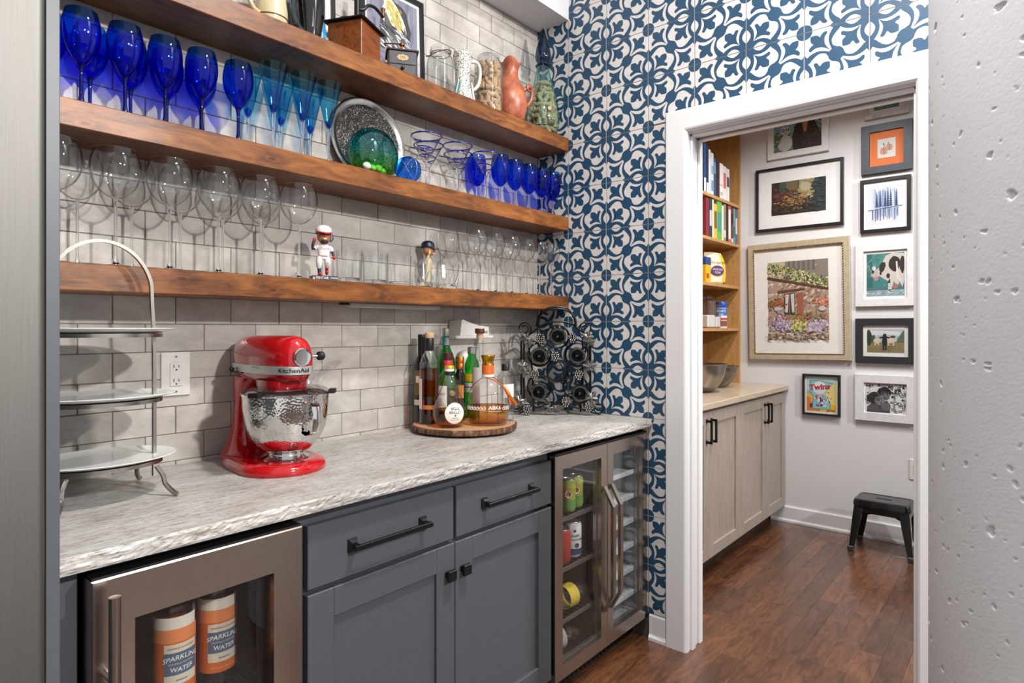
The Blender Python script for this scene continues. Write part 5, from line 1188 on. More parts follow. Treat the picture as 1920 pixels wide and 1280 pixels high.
# ------------------------------------------------------------------ wrought-iron wine rack
def rack():
    RX, RY = -.168, -.252; T = thing('wine_rack', 'black wrought-iron wine rack with grape leaves holding five bottles', 'wine rack', (RX, RY, .914), math.radians(-51.7))
    m_ir = plain('wrought_iron', '141415', .3, .6); m_lf = plain('pewter_leaf', '7c7975', .3, .85, var=.2); m_gr = plain('pewter_grape', '85817d', .25, .9)
    K = .002315; A = lambda u: (u-1045)*K; Zz = lambda v: 1.289-(v-616)*K-.914
    def tb(nm, pts, r=.0035, closed=False, par=T, m=m_ir): return obj(nm, M().tube(pts if closed else spl3(pts, 4), r, 8, closed=closed), m, par)
    # double handle arch, shoulders, posts, scrolls
    for yy in (-.006, .03):
        sh = .0 if yy < 0 else .006
        tb('handle_arch', [(A(1005)-sh, yy, Zz(612)), (A(1010)-sh, yy, Zz(592)), (A(1022), yy, Zz(579)-sh), (A(1043), yy, Zz(575.5)-sh), (A(1062), yy, Zz(580)-sh), (A(1072)+sh, yy, Zz(594)), (A(1075)+sh, yy, Zz(612))], .0042)
    for yy in (0, .02):
        tb('shoulder_bar', [(A(985), yy, Zz(630)), (A(1000), yy, Zz(619)), (A(1020), yy, Zz(606)), (A(1043), yy, Zz(602.5)), (A(1066), yy, Zz(606)), (A(1084), yy, Zz(618)), (A(1098), yy, Zz(630))], .004)
    for u in (974, 979): tb('post', [(A(u), 0, Zz(632)), (A(u), 0, Zz(690)), (A(u), 0, Zz(755))], .0045)
    for u in (1089, 1103): tb('post', [(A(u), 0, Zz(632)), (A(u), 0, Zz(690)), (A(u), 0, Zz(745))], .0045)
    def scroll(cu, cv, r0, turns, a0, dirn):
        pts = []
        n = 26
        for i in range(n+1):
            f = i/n; a = a0+dirn*turns*2*PI*f; r = r0*(1-.62*f); pts.append((A(cu)+r*math.cos(a), -.004*f, Zz(cv)+r*math.sin(a)))
        return M().tube(pts, .0032, 8)
    obj('scroll', scroll(980, 616, .031, 1.6, -1.2, 1), m_ir, T); obj('scroll', scroll(1094, 616, .031, 1.6, -1.9, -1), m_ir, T)
    obj('scroll', scroll(965, 762, .0265, 1.5, 1.0, -1), m_ir, T); obj('scroll', scroll(1119, 764, .0265, 1.5, 2.1, 1), m_ir, T)
    tb('foot_bar', [(A(985), 0, Zz(752)), (A(1010), 0, Zz(756)), (A(1043), 0, Zz(757)), (A(1080), 0, Zz(756)), (A(1098), 0, Zz(750))], .0038)
    tb('foot_curve', [(A(970), 0, Zz(774.5)), (A(990), 0, Zz(767)), (A(1020), 0, Zz(760)), (A(1050), 0, Zz(758)), (A(1085), 0, Zz(766)), (A(1108), 0, Zz(773)), (A(1122), 0, Zz(775.5))], .0036)
    tb('vine', [(A(985), -.004, Zz(755)), (A(1015), -.006, Zz(766)), (A(1032), -.006, Zz(758)), (A(1052), -.006, Zz(744)), (A(1068), -.006, Zz(736))], .0026)
    tb('vine', [(A(985), -.004, Zz(636)), (A(1000), -.005, Zz(640)), (A(1015), -.005, Zz(652)), (A(1035), -.005, Zz(668)), (A(1052), -.005, Zz(690)), (A(1050), -.005, Zz(712))], .0026)
    tb('vine', [(A(1098), -.004, Zz(680)), (A(1078), -.006, Zz(684)), (A(1068), -.006, Zz(676)), (A(1060), -.006, Zz(690)), (A(1066), -.006, Zz(712))], .0026)
    B5 = [(1042.3, 630.5, .0375), (1007.4, 667.5, .0375), (1078.5, 666.6, .036), (1006.6, 735, .036), (1083.6, 737.6, .036)]
    hoops = [(1042, 631, .05), (1008, 665, .05), (1079, 665, .05), (1008, 726, .052), (1076, 726, .052), (1042, 696, .046)]
    for cu, cv, r in hoops:
        for yy in (.0, .07): tb('hoop', [(A(cu)+r*math.cos(a), yy, Zz(cv)+r*math.sin(a)) for a in [2*PI*i/36 for i in range(36)]], .0028, True)
    for u in (985, 1098):
        tb('back_leg', [(A(u), .0, Zz(640)), (A(u)*.85, .05, Zz(690)), (A(u)*.8, .085, .004)], .004)
    def leaf(cu, cv, s_, rot, par=T):
        lob = []
        for i in range(30):
            th = 2*PI*i/30; r_ = (.8+.15*math.cos(5*(th-PI/2)))*(1+.1*(i % 2))+(.12 if abs(th-PI/2) < .3 else 0)
            lob.append((r_*math.cos(th)*1.05, r_*math.sin(th)+.1))
        mb = M(); c_, q = math.cos(rot), math.sin(rot); P = []
        for i, (a, b) in enumerate(lob): P.append(((a*c_-b*q)*s_, -.006-.0035*math.cos(5*(2*PI*i/30-PI/2)), (a*q+b*c_)*s_))
        P = [(A(cu)+x, y, Zz(cv)+z) for x, y, z in P]; ctr = (A(cu), -.013, Zz(cv)); bk = (A(cu), -.002, Zz(cv)); n = len(P)
        mb.add(P+[ctr], [(i, (i+1) % n, n) for i in range(n)], 0); mb.add([(x, y+.0015, z) for x, y, z in P]+[bk], [((i+1) % n, i, n) for i in range(n)], 0)
        mb.add(P+[(x, y+.0015, z) for x, y, z in P], [(i, (i+1) % n, n+(i+1) % n, n+i) for i in range(n)], 0)
        obj('leaf', mb, m_lf, par)
    for cu, cv, s_, r in ((982, 633, .026, 1.9), (989, 641, .022, -2.0), (1096, 632, .026, -1.5), (1103, 640, .022, 2.6), (977, 686, .027, 1.2), (981, 696, .022, 3.0), (1098, 687, .026, -1.2), (1104, 684, .024, -2.6), (970, 750, .024, .8), (978, 756, .022, -1.6), (1104, 745, .028, -.6), (1108, 757, .022, -2.2), (1026, 764, .022, 2.3), (1038, 765, .02, -1.9), (1026, 751, .018, 1.0)): leaf(cu, cv, s_, r)
    gm = M().ball((0, 0, 0), .0052, 10, 7).mesh('grape', m_gr); rr = random.Random(12)
    for cu, cv in ((1010, 635), (1069, 634), (1037, 668), (999, 703), (1081, 703), (985, 768), (1057, 753), (1099, 764)):
        st = tb('grape_stem', [(A(cu)-.004, -.004, Zz(cv)+.024), (A(cu), -.006, Zz(cv)+.012), (A(cu)+.002, -.006, Zz(cv)-.012)], .0022)
        k = 0
        for row_, cnt in enumerate((3, 4, 4, 3, 2)):
            for q in range(cnt):
                link('grape', gm, st, (A(cu)+(q-(cnt-1)/2)*.0098+rr.uniform(-.0015, .0015), -.010-rr.uniform(0, .006), Zz(cv)+.017-row_*.0085+rr.uniform(-.001, .001)))
    # bottles lying with their bases to the front
    m_wb = thin_glass('dark_green_bottle', (.012, .022, .012), (.004, .008, .004), .6, .03, .06)
    m_wb = plain('wine_bottle_black', '070a08', .05, coat=.8)
    c, s_ = math.cos(math.radians(-51.7)), math.sin(math.radians(-51.7))
    names = ['at the top of the iron rack', 'upper left in the iron rack, with knurled base rim', 'upper right in the iron rack', 'lower left in the iron rack', 'lower right in the iron rack']
    for i, (u, v, r) in enumerate(B5):
        lx, lz = A(u), Zz(v); ly = -.012
        B = thing('wine_bottle', 'dark wine bottle lying '+names[i], 'bottle', (RX+lx*c-ly*s_, RY+lx*s_+ly*c, .914+lz), math.radians(-51.7), 'wine bottles in the iron rack')
        # axis along local +y; punt in the base
        pr = [(0, .03), (.006, .029), (.018, .014), (r*.72, .003), (r*.86, 0), (r*.95, .0015), (r, .007), (r, .1), (r*.8, .125), (.014, .145), (.0135, .182), (0, .182)]
        obj('glass', M().lathe(pr, 40).xf(Matrix.Rotation(-PI/2, 4, 'X')), m_wb, B)
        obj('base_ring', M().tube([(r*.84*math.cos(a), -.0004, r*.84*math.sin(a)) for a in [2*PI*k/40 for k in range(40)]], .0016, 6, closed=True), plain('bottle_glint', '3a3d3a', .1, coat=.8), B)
        if i == 1:
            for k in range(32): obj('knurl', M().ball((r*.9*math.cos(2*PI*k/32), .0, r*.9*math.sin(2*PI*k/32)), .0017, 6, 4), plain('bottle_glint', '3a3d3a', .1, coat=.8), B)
rack()
# ------------------------------------------------------------------ drinks inside the coolers
def sparkling(x, y, lab):
    T = thing('sparkling_water_bottle', lab, 'bottle', (x, y, .493), 0, 'orange-label water bottles in the cooler')
    op = spl([(0, .001), (.036, .002), (.0395, .012), (.0395, .21), (.037, .235), (.025, .268), (.016, .29), (.0145, .315)], 3)
    obj('glass', M().lathe(shell([(max(0, a), max(0, b)) for a, b in op], .002), 36), g_clear, T, fix=False, sharp=50)
    obj('water', M().lathe([(0, .004), (.036, .005), (.0365, .2), (.03, .24), (0, .24)], 30), liquid('peach_water', (.9, .75, .68), (.7, .5, .42)), T, fix=False)
    obj('cap', M().lathe([(.0148, .302), (.0158, .303), (.0158, .318), (.0145, .32), (0, .32)], 20), m_lw, T)
    ca = math.atan2(-1.817-y, -2.331-x)
    def patch(nm, z0, z1, a0, ha, m, off=.0005):
        k = 28; rows = [[((.0395+off)*math.cos(ca+a0+ha*(2*i/k-1)), (.0395+off)*math.sin(ca+a0+ha*(2*i/k-1)), z) for i in range(k+1)] for z in (z0, z1)]
        return obj(nm, M().add(rows[0]+rows[1], [(i, i+1, k+2+i, k+1+i) for i in range(k)], 0, True), m, T)
    patch('label', .055, .19, 0, PI, ink('#d4691f')); patch('label_top_band', .19, .214, -.1, 1.3, ink('#e6ddcf')); patch('label_upper', .163, .19, -.1, 1.45, ink('#e58a52'), .0008)
    patch('label_panel', .078, .16, .35, .82, ink('#d9d2bd'), .0011); patch('label_shield', .098, .143, .35, .8, ink('#54677f'), .0015)
    W_ = cylmap(.0395, ca+.35, 0, .0022)
    mb = M(); add_text(mb, 'SPARKLING', .0135, lambda x, y: W_(x, .1325+y-x*x*5), shear=.15, bold=.012); add_text(mb, 'WATER', .0125, lambda x, y: W_(x, .108+y+x*x*4), shear=.1, bold=.012)
    obj('lettering', mb, ink('#eeeae2'), T, fix=False)
    mb = M(); add_text(mb, 'ORANGE FLAVORED', .0055, lambda x, y: W_(x, .1515+y)); obj('lettering', mb, ink('#c4572a'), T, fix=False)
    mb = M(); add_text(mb, 'NATURALLY FLAVORED', .0045, lambda x, y: W_(x, .1205+y)); add_text(mb, 'NET 25.3 FL OZ (750 ML)', .0045, lambda x, y: W_(x, .066+y)); obj('lettering', mb, ink('#efd9bd'), T, fix=False)
    mb = M(); add_text(mb, 'BEVERAGE', .0045, lambda x, y: W_(x, .087+y)); obj('lettering', mb, ink('#3a4350'), T, fix=False)
sparkling(-1.812, -.46, 'orange-label sparkling water bottle, left one behind the cooler glass'); sparkling(-1.715, -.44, 'orange-label sparkling water bottle, right one behind the cooler glass')
def can(name, label, x, y, z, h, r, paint, group=None, extra=None):
    T = thing(name, label, 'can', (x, y, z), 0, group)
    obj('body', M().lathe([(0, .002), (r*.78, .0), (r*.84, .002), (r, .012), (r, h-.014), (r*.86, h-.003)], 32), paint, T)
    obj('lid', M().lathe([(r*.86, h-.004), (r*.88, h-.001), (r*.86, h), (r*.8, h-.003), (0, h-.003)], 28), m_silver, T)
    if extra: extra(T, r, h, math.atan2(-1.817-y, -2.331-x))
def patchf(T, nm, r, ca, a0, ha, z0, z1, m, off=.0005):
    k = 16; rows = [[((r+off)*math.cos(ca+a0+ha*(2*i/k-1)), (r+off)*math.sin(ca+a0+ha*(2*i/k-1)), z) for i in range(k+1)] for z in (z0, z1)]
    return obj(nm, M().add(rows[0]+rows[1], [(i, i+1, k+2+i, k+1+i) for i in range(k)], 0, True), m, T)
def v8(T, r, h, ca):
    patchf(T, 'green_band', r, ca, 0, 1.5, .012, .045, ink('#5c8a3a')); patchf(T, 'orange_fruit', r, ca, -.25, .6, .05, .085, ink('#d9772b')); patchf(T, 'lime_band', r, ca, 0, 1.5, .086, h-.016, ink('#a3ac4a'))
    W_ = cylmap(r, ca, 0, .0011); k = M().poly([W_(.013*math.cos(a), .066+.013*math.sin(a)) for a in [2*PI*i/20 for i in range(20)]]); lg = obj('round_logo', k, ink('#f0efe6'), T, fix=False)
    W2 = cylmap(r, ca, 0, .0016); mb = M(); add_text(mb, 'V8', .018, lambda x, y: W2(x, .066+y), bold=.01, shear=.15); obj('lettering', mb, ink('#1d4a2c'), lg, fix=False)
can('vegetable_juice_can', 'green juice can with round white logo on the upper cooler shelf, left one', -.477, -.517, .6225, .118, .0262, ink('#8f9f3f', .3), 'green juice cans', v8)
can('vegetable_juice_can', 'green juice can with round white logo on the upper cooler shelf, right one', -.41, -.505, .6225, .118, .0262, ink('#8f9f3f', .3), 'green juice cans', v8)
def snow(T, r, h, ca):
    patchf(T, 'navy_base', r, ca, 0, 2.2, .012, .034, ink('#22365c')); W_ = cylmap(r, ca+.25, 0, .001)
    mb = M(); add_text(mb, "Schell's", .014, lambda x, y: W_(x, .082+y), bold=.01); add_text(mb, 'SNOWSTORM', .0115, lambda x, y: W_(x, .067+y), bold=.006); mb.poly([W_(.008+.009*math.cos(a), .046+.009*math.sin(a)) for a in [2*PI*i/16 for i in range(16)]]); mb.poly([W_(.005*math.cos(a), .1+.005*math.sin(a)) for a in [2*PI*i/16 for i in range(16)]])
    obj('lettering', mb, ink('#3b3d45'), T, fix=False)
can('beer_can', 'white and silver beer can with navy base in the cooler', -.432, -.505, .444, .13, .033, ink('#c9cbcd', .3), None, snow)
can('soda_can', 'red can at the left of the middle cooler shelf', -.512, -.512, .444, .122, .033, ink('#a5352c', .3))
g_pet = thin_glass('pet_plastic', (.95, .96, .95), (.6, .62, .62), .6, .03, .06)
def pet(label, loc, rx, lab):
    T = thing('plastic_bottle', label, 'bottle', loc, 0)
    n = 40; R_ = []
    for zz, r, w in ((0, .018, .5), (.006, .03, .5), (.018, .038, .35), (.032, .0405, .1), (.05, .041, 0), (.12, .041, 0), (.15, .036, 0), (.185, .014, 0), (.2, .0135, 0)): R_.append([(r*(1-.14*w*(1-math.cos(5*a)))*math.cos(a), r*(1-.14*w*(1-math.cos(5*a)))*math.sin(a), zz) for a in [2*PI*i/n for i in range(n)]])
    q = Matrix.Rotation(rx, 4, 'Z') @ Matrix.Rotation(-PI/2, 4, 'Y')
    obj('body', M().rings(R_).xf(q), g_pet, T, fix=False); obj('cap', M().lathe([(.0145, .19), (.0155, .191), (.0155, .206), (0, .206)], 18).xf(q), m_lw, T)
    obj('label', M().lathe([(.0416, .09), (.0416, .14)], n).xf(q), lab, T)
pet('clear plastic bottle with yellow label lying on the cooler shelf', (-.356, -.518, .262+.0435), math.radians(-6), ink('#c9b13a'))
pet('clear plastic bottle lying at the bottom of the cooler', (-.4, -.505, .112+.0435), math.radians(-12), ink('#a8a8a0'))
# ------------------------------------------------------------------ pantry: cabinet, bookcase, books, groceries
m_taupe = wood('taupe_stained_maple', '908377', '9e9186', 'a99d92', (14, 14, 1.5), rough=.45, bump=.04, fmix=.1)
m_maple = wood('honey_maple', 'a97c46', 'bb8d55', 'c89c64', (12, 12, 1.4), rough=.45, bump=.04, fmix=.12)
PC = thing('pantry_cabinet', 'taupe wood pantry cabinet with four shaker doors', 'cabinet', (1.06, -.25, 0))
rp_ = lambda mb: rel(mb, (1.06, -.25, 0))
obj('body', rp_(M().box(.128, 1.998, -.53, .055, .105, .878)), m_taupe, PC)
obj('toe_kick', rp_(M().box(.128, 1.998, -.45, .0, 0, .104)), plain('toe_kick_shade', '3a2a22', .6), PC)  # dark colour stands in for the shade inside the toe recess
DX = (.281, .7225, 1.1645, 1.6055, 1.994)
for i in range(4):
    xa, xb = DX[i]+.0015, DX[i+1]-.0015; fw = .062; z0, z1 = .108, .862
    mb = M().box(xa, xa+fw, -.551, -.531, z0, z1, bev=.0015).box(xb-fw, xb, -.551, -.531, z0, z1, bev=.0015).box(xa+fw, xb-fw, -.551, -.531, z1-fw, z1, bev=.0015).box(xa+fw, xb-fw, -.551, -.531, z0, z0+fw, bev=.0015)
    d = obj('door', rp_(mb), m_taupe, PC); obj('panel', rp_(M().box(xa+fw, xb-fw, -.541, -.534, z0+fw, z1-fw)), m_taupe, d)
    hx = xb-.028 if i % 2 == 0 else xa+.028
    mb = M().box(hx-.006, hx+.006, -.583, -.573, .705, .825, bev=.001)
    for zz in (.711, .819): mb.box(hx-.006, hx+.006, -.58, -.551, zz-.006, zz+.006, bev=.001).box(hx-.009, hx+.009, -.554, -.551, zz-.01, zz+.01)
    obj('handle', rp_(mb), m_black, d)
tag(obj('pantry_worktop', M().box(.126, 1.998, -.572, .056, .88, .912, bev=.003), wood('taupe_laminate', 'a99882', 'b7a691', 'c2b29e', (1.5, 12, 12), rough=.25, bump=.02, fmix=.1)), 'pale taupe worktop on the pantry cabinet', 'countertop')
BK = thing('bookcase', 'honey maple built-in bookcase standing on the pantry worktop', 'bookcase', (1.13, -.1, .912))
rk = lambda mb: rel(mb, (1.13, -.1, .912))
for xa in (.26, 1.978): obj('side_panel', rk(M().box(xa, xa+.02, -.252, .035, .913, 2.72, bev=.001)), m_maple, BK)
obj('back_panel', rk(M().box(.262, 1.996, .035, .052, .913, 2.72)), m_maple, BK)
obj('top_board', rk(M().box(.281, 1.977, -.25, .034, 2.7, 2.72)), m_maple, BK)
for zz in (2.15, 1.875, 1.584, 1.293): obj('shelf', rk(M().box(.281, 1.977, -.248, .034, zz-.02, zz, bev=.001)), m_maple, BK)
ph = M().cyl((1.9782, 0, 0), (1.9776, 0, 0), .0028, n=8)
me = rk(ph).mesh('peg_hole', plain('peg_shadow', '4a2f18', .8))
for yy in (-.205, -.03):
    for k in range(46):
        z_ = 1.0+k*.036
        if all(abs(z_-q+.01) > .018 for q in (2.15, 1.875, 1.584, 1.293)): link('peg_hole', me, BK, (0, yy, z_))
# books --------------------------------------------------------------
def book(label, x, z, th, h, dep, col, page='#e4dccb', lean=0, blocks=(), y=-.236, cover=None):
    T = thing('book', label, 'book', (x+th/2, y, z), 0, 'books in the pantry bookcase'); w = th/2; q = Matrix.Rotation(lean, 4, 'Y')
    if lean: T.location.z += abs(math.sin(lean))*w
    obj('cover', M().box(-w, -w+.002, 0, dep, 0, h).box(w-.002, w, 0, dep, 0, h).box(-w, w, -.002, 0, 0, h).xf(q), ink(col), T)
    obj('pages', M().box(-w+.002, w-.002, .0005, dep-.004, .003, h-.003).xf(q), ink(page), T)
    for c, z0, z1 in blocks: obj('spine_band', M().box(-w*.8, w*.8, -.0026, -.002, h*z0, h*z1).xf(q), ink(c), T)
B1 = [(1.40, .034, .31, '#27406b', [('#dfe3ea', .02, .3)], 'tall navy book'), (1.438, .034, .305, '#1d2c4c', [('#e8e8e6', .0, .22)], 'tall dark blue book with white foot'), (1.476, .028, .285, '#e2e0dc', [('#c9c5be', .8, .95)], 'tall white book'),
      (1.512, .04, .272, '#c8d2da', [('#6f8fae', .1, .35), ('#8aa6bd', .5, .7)], 'pale blue patterned book'), (1.556, .034, .245, '#33506f', [('#7d95ab', .6, .9)], 'blue book'), (1.594, .03, .24, '#202a3c', [], 'dark navy book'),
      (1.628, .024, .238, '#5d2029', [], 'maroon book'), (1.658, .052, .235, '#e5e3df', [('#b9b6b1', .1, .2), ('#c2bfba', .35, .42)], 'thick white book'), (1.715, .055, .228, '#e3e0dc', [('#d36a63', .35, .8)], 'white book with coral spine block'), (1.775, .05, .222, '#e4e2df', [('#2c4a74', .45, .75)], 'white book with navy spine block')]
for x, th, h, c, bl, nm in B1: book(nm+' on the upper shelf of the pantry bookcase', x, 2.15, th, h, .17, c, blocks=bl)
B2 = [(1.43, .05, .245, '#7a2630', [], 'dark red book'), (1.485, .045, .25, '#2f333a', [('#b5b7b8', .3, .7)], 'charcoal book'), (1.533, .022, .25, '#dedad2', [], 'thin white book'), (1.56, .05, .225, '#e3b13b', [('#6e5420', .3, .8)], 'yellow book'),
      (1.614, .074, .258, '#6aa84a', [('#3d8f8c', .2, .7)], 'thick green book'), (1.692, .032, .235, '#ddd5b8', [], 'cream book'), (1.728, .036, .25, '#8d8478', [('#d8d2c6', .1, .3)], 'grey-brown book'), (1.768, .034, .248, '#1a1718', [], 'black book'),
      (1.806, .045, .25, '#c9564a', [('#efe9e2', .1, .9)], 'coral red book'), (1.855, .042, .242, '#4d4440', [('#1c1817', .55, .85), ('#d9d4cf', .03, .14)], 'dark brown book with black circle'), (1.9, .032, .246, '#8a8781', [('#5c5a57', .2, .5)], 'grey book'), (1.935, .036, .244, '#2f6a93', [('#b9d3e0', .3, .75)], 'blue book')]
for x, th, h, c, bl, nm in B2: book(nm+' in the row on the second bookcase shelf', x, 1.875, th, h, .18, c, blocks=bl)
# groceries
T = thing('baking_soda_box', 'blue and yellow carton beside the flour bag', 'box', (1.50, -.2, 1.584))
obj('carton', M().box(-.04, .04, -.025, .025, 0, .165, bev=.001), ink('#e0a91f'), T); obj('blue_top', M().box(-.0405, .0405, -.0255, .0255, .115, .1655, bev=.001), ink('#243f7a'), T); obj('red_logo', M().box(-.03, .01, -.026, -.025, .03, .06), ink('#b9362b'), T)
T = thing('flour_bag', 'cream flour bag with purple oval label in the bookcase', 'bag', (1.665, -.185, 1.584), -.3)
R_ = []
for z, w, d in ((0, .07, .032), (.01, .085, .042), (.06, .095, .048), (.13, .095, .042), (.17, .088, .028), (.2, .086, .01), (.212, .085, .003)): R_.append([(w*math.copysign(abs(math.cos(a))**.6, math.cos(a)), d*math.copysign(abs(math.sin(a))**.8, math.sin(a)), z+.003*math.sin(3*a)) for a in [2*PI*i/28 for i in range(28)]])
fb = obj('bag', M().rings(R_), ink('#e0d6b8'), T); obj('yellow_side', M().rings([[(.06+x*.0+.03*(x > 0)*0+x*.36, y*1.02, z) for x, y, z in r] for r in R_[1:6]], caps=(False, False)), ink('#d9b33c'), T)
fl_y = lambda x, z: -(.05-.1*abs(x)**1.5)-.002
obj('purple_oval', M().rings([[(-.012+.062*math.cos(a), -.0505+yy, .088+.034*math.sin(a)) for a in [2*PI*i/28 for i in range(28)]] for yy in (0, -.002)], sm=False), ink('#5a3a6b'), T)
mb = M(); add_text(mb, 'WHITE RICE', .018, lambda x, y: (-.012+x, -.0528, .095+y)); add_text(mb, 'FLOUR', .018, lambda x, y: (-.012+x, -.0528, .075+y)); obj('lettering', mb, ink('#efe9dc'), T, fix=False)
mb = M(); add_text(mb, "Bob's Red Mill", .024, lambda x, y: (-.005+x, -.0478, .143+y), shear=.2); obj('lettering', mb, ink('#3a2f2a'), T, fix=False)
def canister(label, x, y, w, h, fill):
    T = thing('storage_container', label, 'container', (x, y, 1.293))
    obj('wall', M().box(-w, w, -w, w, 0, h*.88, bev=.008), thin_glass('container_plastic', (.9, .9, .91), (.55, .55, .57), .6, .05, .05), T, fix=False); obj('contents', M().box(-w+.004, w-.004, -w+.004, w-.004, .004, h*fill, bev=.006), ink('#e8e6e2'), T)
    obj('lid', M().lathe([(0, h*.88), (w*.95, h*.88), (w, h*.9), (w, h*.97), (w*.9, h), (0, h)], 28), thin_glass('lid_plastic', (.8, .8, .8), (.5, .5, .5), .4, .1, .06), T, fix=False)
canister('tall clear square container half full of white flour', 1.535, -.175, .062, .21, .4); canister('narrow clear container of white powder beside the blue spray can', 1.68, -.18, .043, .185, .4)
T = thing('baking_spray_can', 'blue and white baking spray can in the bookcase', 'can', (1.81, -.185, 1.293)); ca = math.atan2(-1.632, -4.1)
obj('body', M().lathe([(0, 0), (.038, 0), (.04, .003), (.04, .135), (.037, .145)], 32), ink('#dfe3ea', .3), T); obj('cap', M().lathe([(.039, .137), (.0402, .139), (.0402, .175), (.038, .18), (0, .18)], 32), ink('#2a4da0', .3), T)
for nm, a0, ha, z0, z1, c in (('blue_band', 0, 1.5, .085, .135, '#3f6fb5'), ('red_band', 0, 1.5, .055, .07, '#b54035'), ('picture_band', .2, 1.1, .012, .05, '#7a4a3a')): patchf(T, nm, .04, ca, a0, ha, z0, z1, ink(c))
W_ = cylmap(.04, ca, 0, .0012); mb = M(); add_text(mb, "Baker's", .022, lambda x, y: W_(x, .117+y), bold=.01, shear=.2); add_text(mb, 'Joy', .022, lambda x, y: W_(x, .095+y), bold=.01, shear=.2); obj('lettering', mb, ink('#f0f0f2'), T, fix=False)
def mixbowl(name, label, x, y, R_, h, m, z=.9125, two=False):
    T = thing(name, label, 'bowl', (x, y, z)); op = spl([(0, .001), (R_*.42, .002), (R_*.7, h*.25), (R_*.9, h*.6), (R_, h)], 4)
    obj('bowl', M().lathe(shell([(max(0, a), max(0, b)) for a, b in op], .003)+[], 44), m, T, fix=False, sharp=50)
    obj('rim', M().tube([(R_*math.cos(a), R_*math.sin(a), h) for a in [2*PI*i/44 for i in range(44)]], .003, 6, closed=True), m, T, fix=False)
mixbowl('steel_mixing_bowl', 'brushed steel mixing bowl on the pantry worktop', 1.215, -.3, .145, .165, brushed('bowl_steel', 'a39a91', .3, (3, 3, 200)))
g_smoke = thin_glass('smoky_glass', (.80, .82, .84), (.2, .22, .24), .6, .02, .06)
mixbowl('glass_mixing_bowl', 'large smoky glass mixing bowl behind the steel one', 1.56, -.25, .14, .135, g_smoke)
mixbowl('glass_mixing_bowl', 'smaller glass bowl nested in the smoky one', 1.56, -.25, .112, .115, g_smoke, .93)
# ------------------------------------------------------------------ metal step stool
m_gun = plain('gunmetal_enamel', '242426', .25, .7, coat=.3)
T = thing('metal_stool', 'low black metal stool standing against the pantry wall', 'stool', (1.795, -1.157, 0), -PI/2)
def rr_rect(hx, hy, r, z, n=6):
    out = []
    for cx, cy, a0 in ((hx-r, hy-r, 0), (-hx+r, hy-r, PI/2), (-hx+r, -hy+r, PI), (hx-r, -hy+r, 3*PI/2)):
        for i in range(n+1): a = a0+PI/2*i/n; out.append((cx+r*math.cos(a), cy+r*math.sin(a), z))
    return out
tp = M().rings([rr_rect(.145, .108, .03, .262), rr_rect(.144, .107, .03, .285), rr_rect(.139, .102, .028, .297), rr_rect(.128, .09, .022, .3005), rr_rect(.124, .086, .02, .298)], caps=(False, True)); obj('seat', tp, m_gun, T)
obj('hand_slot', M().rings([rr_rect(.04, .0075, .007, .2982), rr_rect(.04, .0075, .007, .2988)]), plain('slot_black', '050505', .9), T)
obj('apron', M().rings([rr_rect(.14, .103, .03, .262), rr_rect(.138, .101, .03, .225)], caps=(False, False)), m_gun, T)
for sx in (1, -1):
    for sy in (1, -1):
        R_ = []
        for f, w in ((0, .034), (.35, .03), (.75, .021), (.93, .017)):
            cx, cy, z = sx*(.118+.034*f), sy*(.082+.042*f), .278*(1-f)
            R_.append([(cx+sx*w*.5, cy+sy*w*.5, z), (cx-sx*w, cy+sy*w*.5, z), (cx-sx*w, cy+sy*w*.35, z), (cx+sx*w*.28, cy+sy*w*.28, z), (cx+sx*w*.35, cy-sy*w, z), (cx+sx*w*.5, cy-sy*w, z)])
        lg = obj('leg', M().rings(R_, sm=False), m_gun, T)
        obj('rubber_foot', M().box(-.016, .016, -.016, .016, 0, .03, bev=.004), plain('rubber_grey', '2c2c2e', .5), lg, (sx*.149, sy*.121, 0))
for a, b in (((-.12, -.08), (.12, .08)), ((-.12, .08), (.12, -.08))): obj('cross_brace', M().tube([(a[0], a[1], .2), (0, 0, .232), (b[0], b[1], .2)], .007, 8), m_gun, T)
# ------------------------------------------------------------------ pictures on the pantry wall
m_fblack = plain('picture_frame_black', '1b1b1f', .35); m_fnavy = plain('picture_frame_navy', '2b333f', .45, var=.2)
m_fwhite = wood('whitewashed_frame', 'ccccd0', 'd6d6d9', 'dedee0', (6, 6, 6), rough=.6, fmix=.08); m_fgrey = wood('weathered_frame', 'a3a3a3', 'c3c2c1', 'd5d4d3', (8, 8, 8), rough=.7, fmix=.15); m_fgold = plain('champagne_frame', 'c4b79d', .35, .35, var=.12)
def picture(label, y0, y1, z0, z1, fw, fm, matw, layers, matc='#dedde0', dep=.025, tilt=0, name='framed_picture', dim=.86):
    T = thing(name, label, 'picture', (PX-.0008, (y0+y1)/2, (z0+z1)/2), -PI/2, 'pictures on the pantry wall'); T.rotation_euler = (0, tilt, -PI/2) if False else (0, 0, -PI/2)
    w, h = abs(y1-y0)/2, (z1-z0)/2; q = Matrix.Rotation(tilt, 4, 'Y')
    obj('frame', door_frame(-w, w, -h, h, -dep, fw, fw, fw, fw, dep).xf(q), fm, T)
    obj('mat_board', M().box(-w+fw, w-fw, -dep*.5, -.002, -h+fw, h-fw).xf(q), ink(matc), T)
    mx, mz = matw if isinstance(matw, tuple) else (matw, matw)
    flat_print('print', T, -w+fw+mx, w-fw-mx, -h+fw+mz, h-fw-mz, -dep*.5-.0005, layers, q, dim)
    return T
rr = random.Random(31)
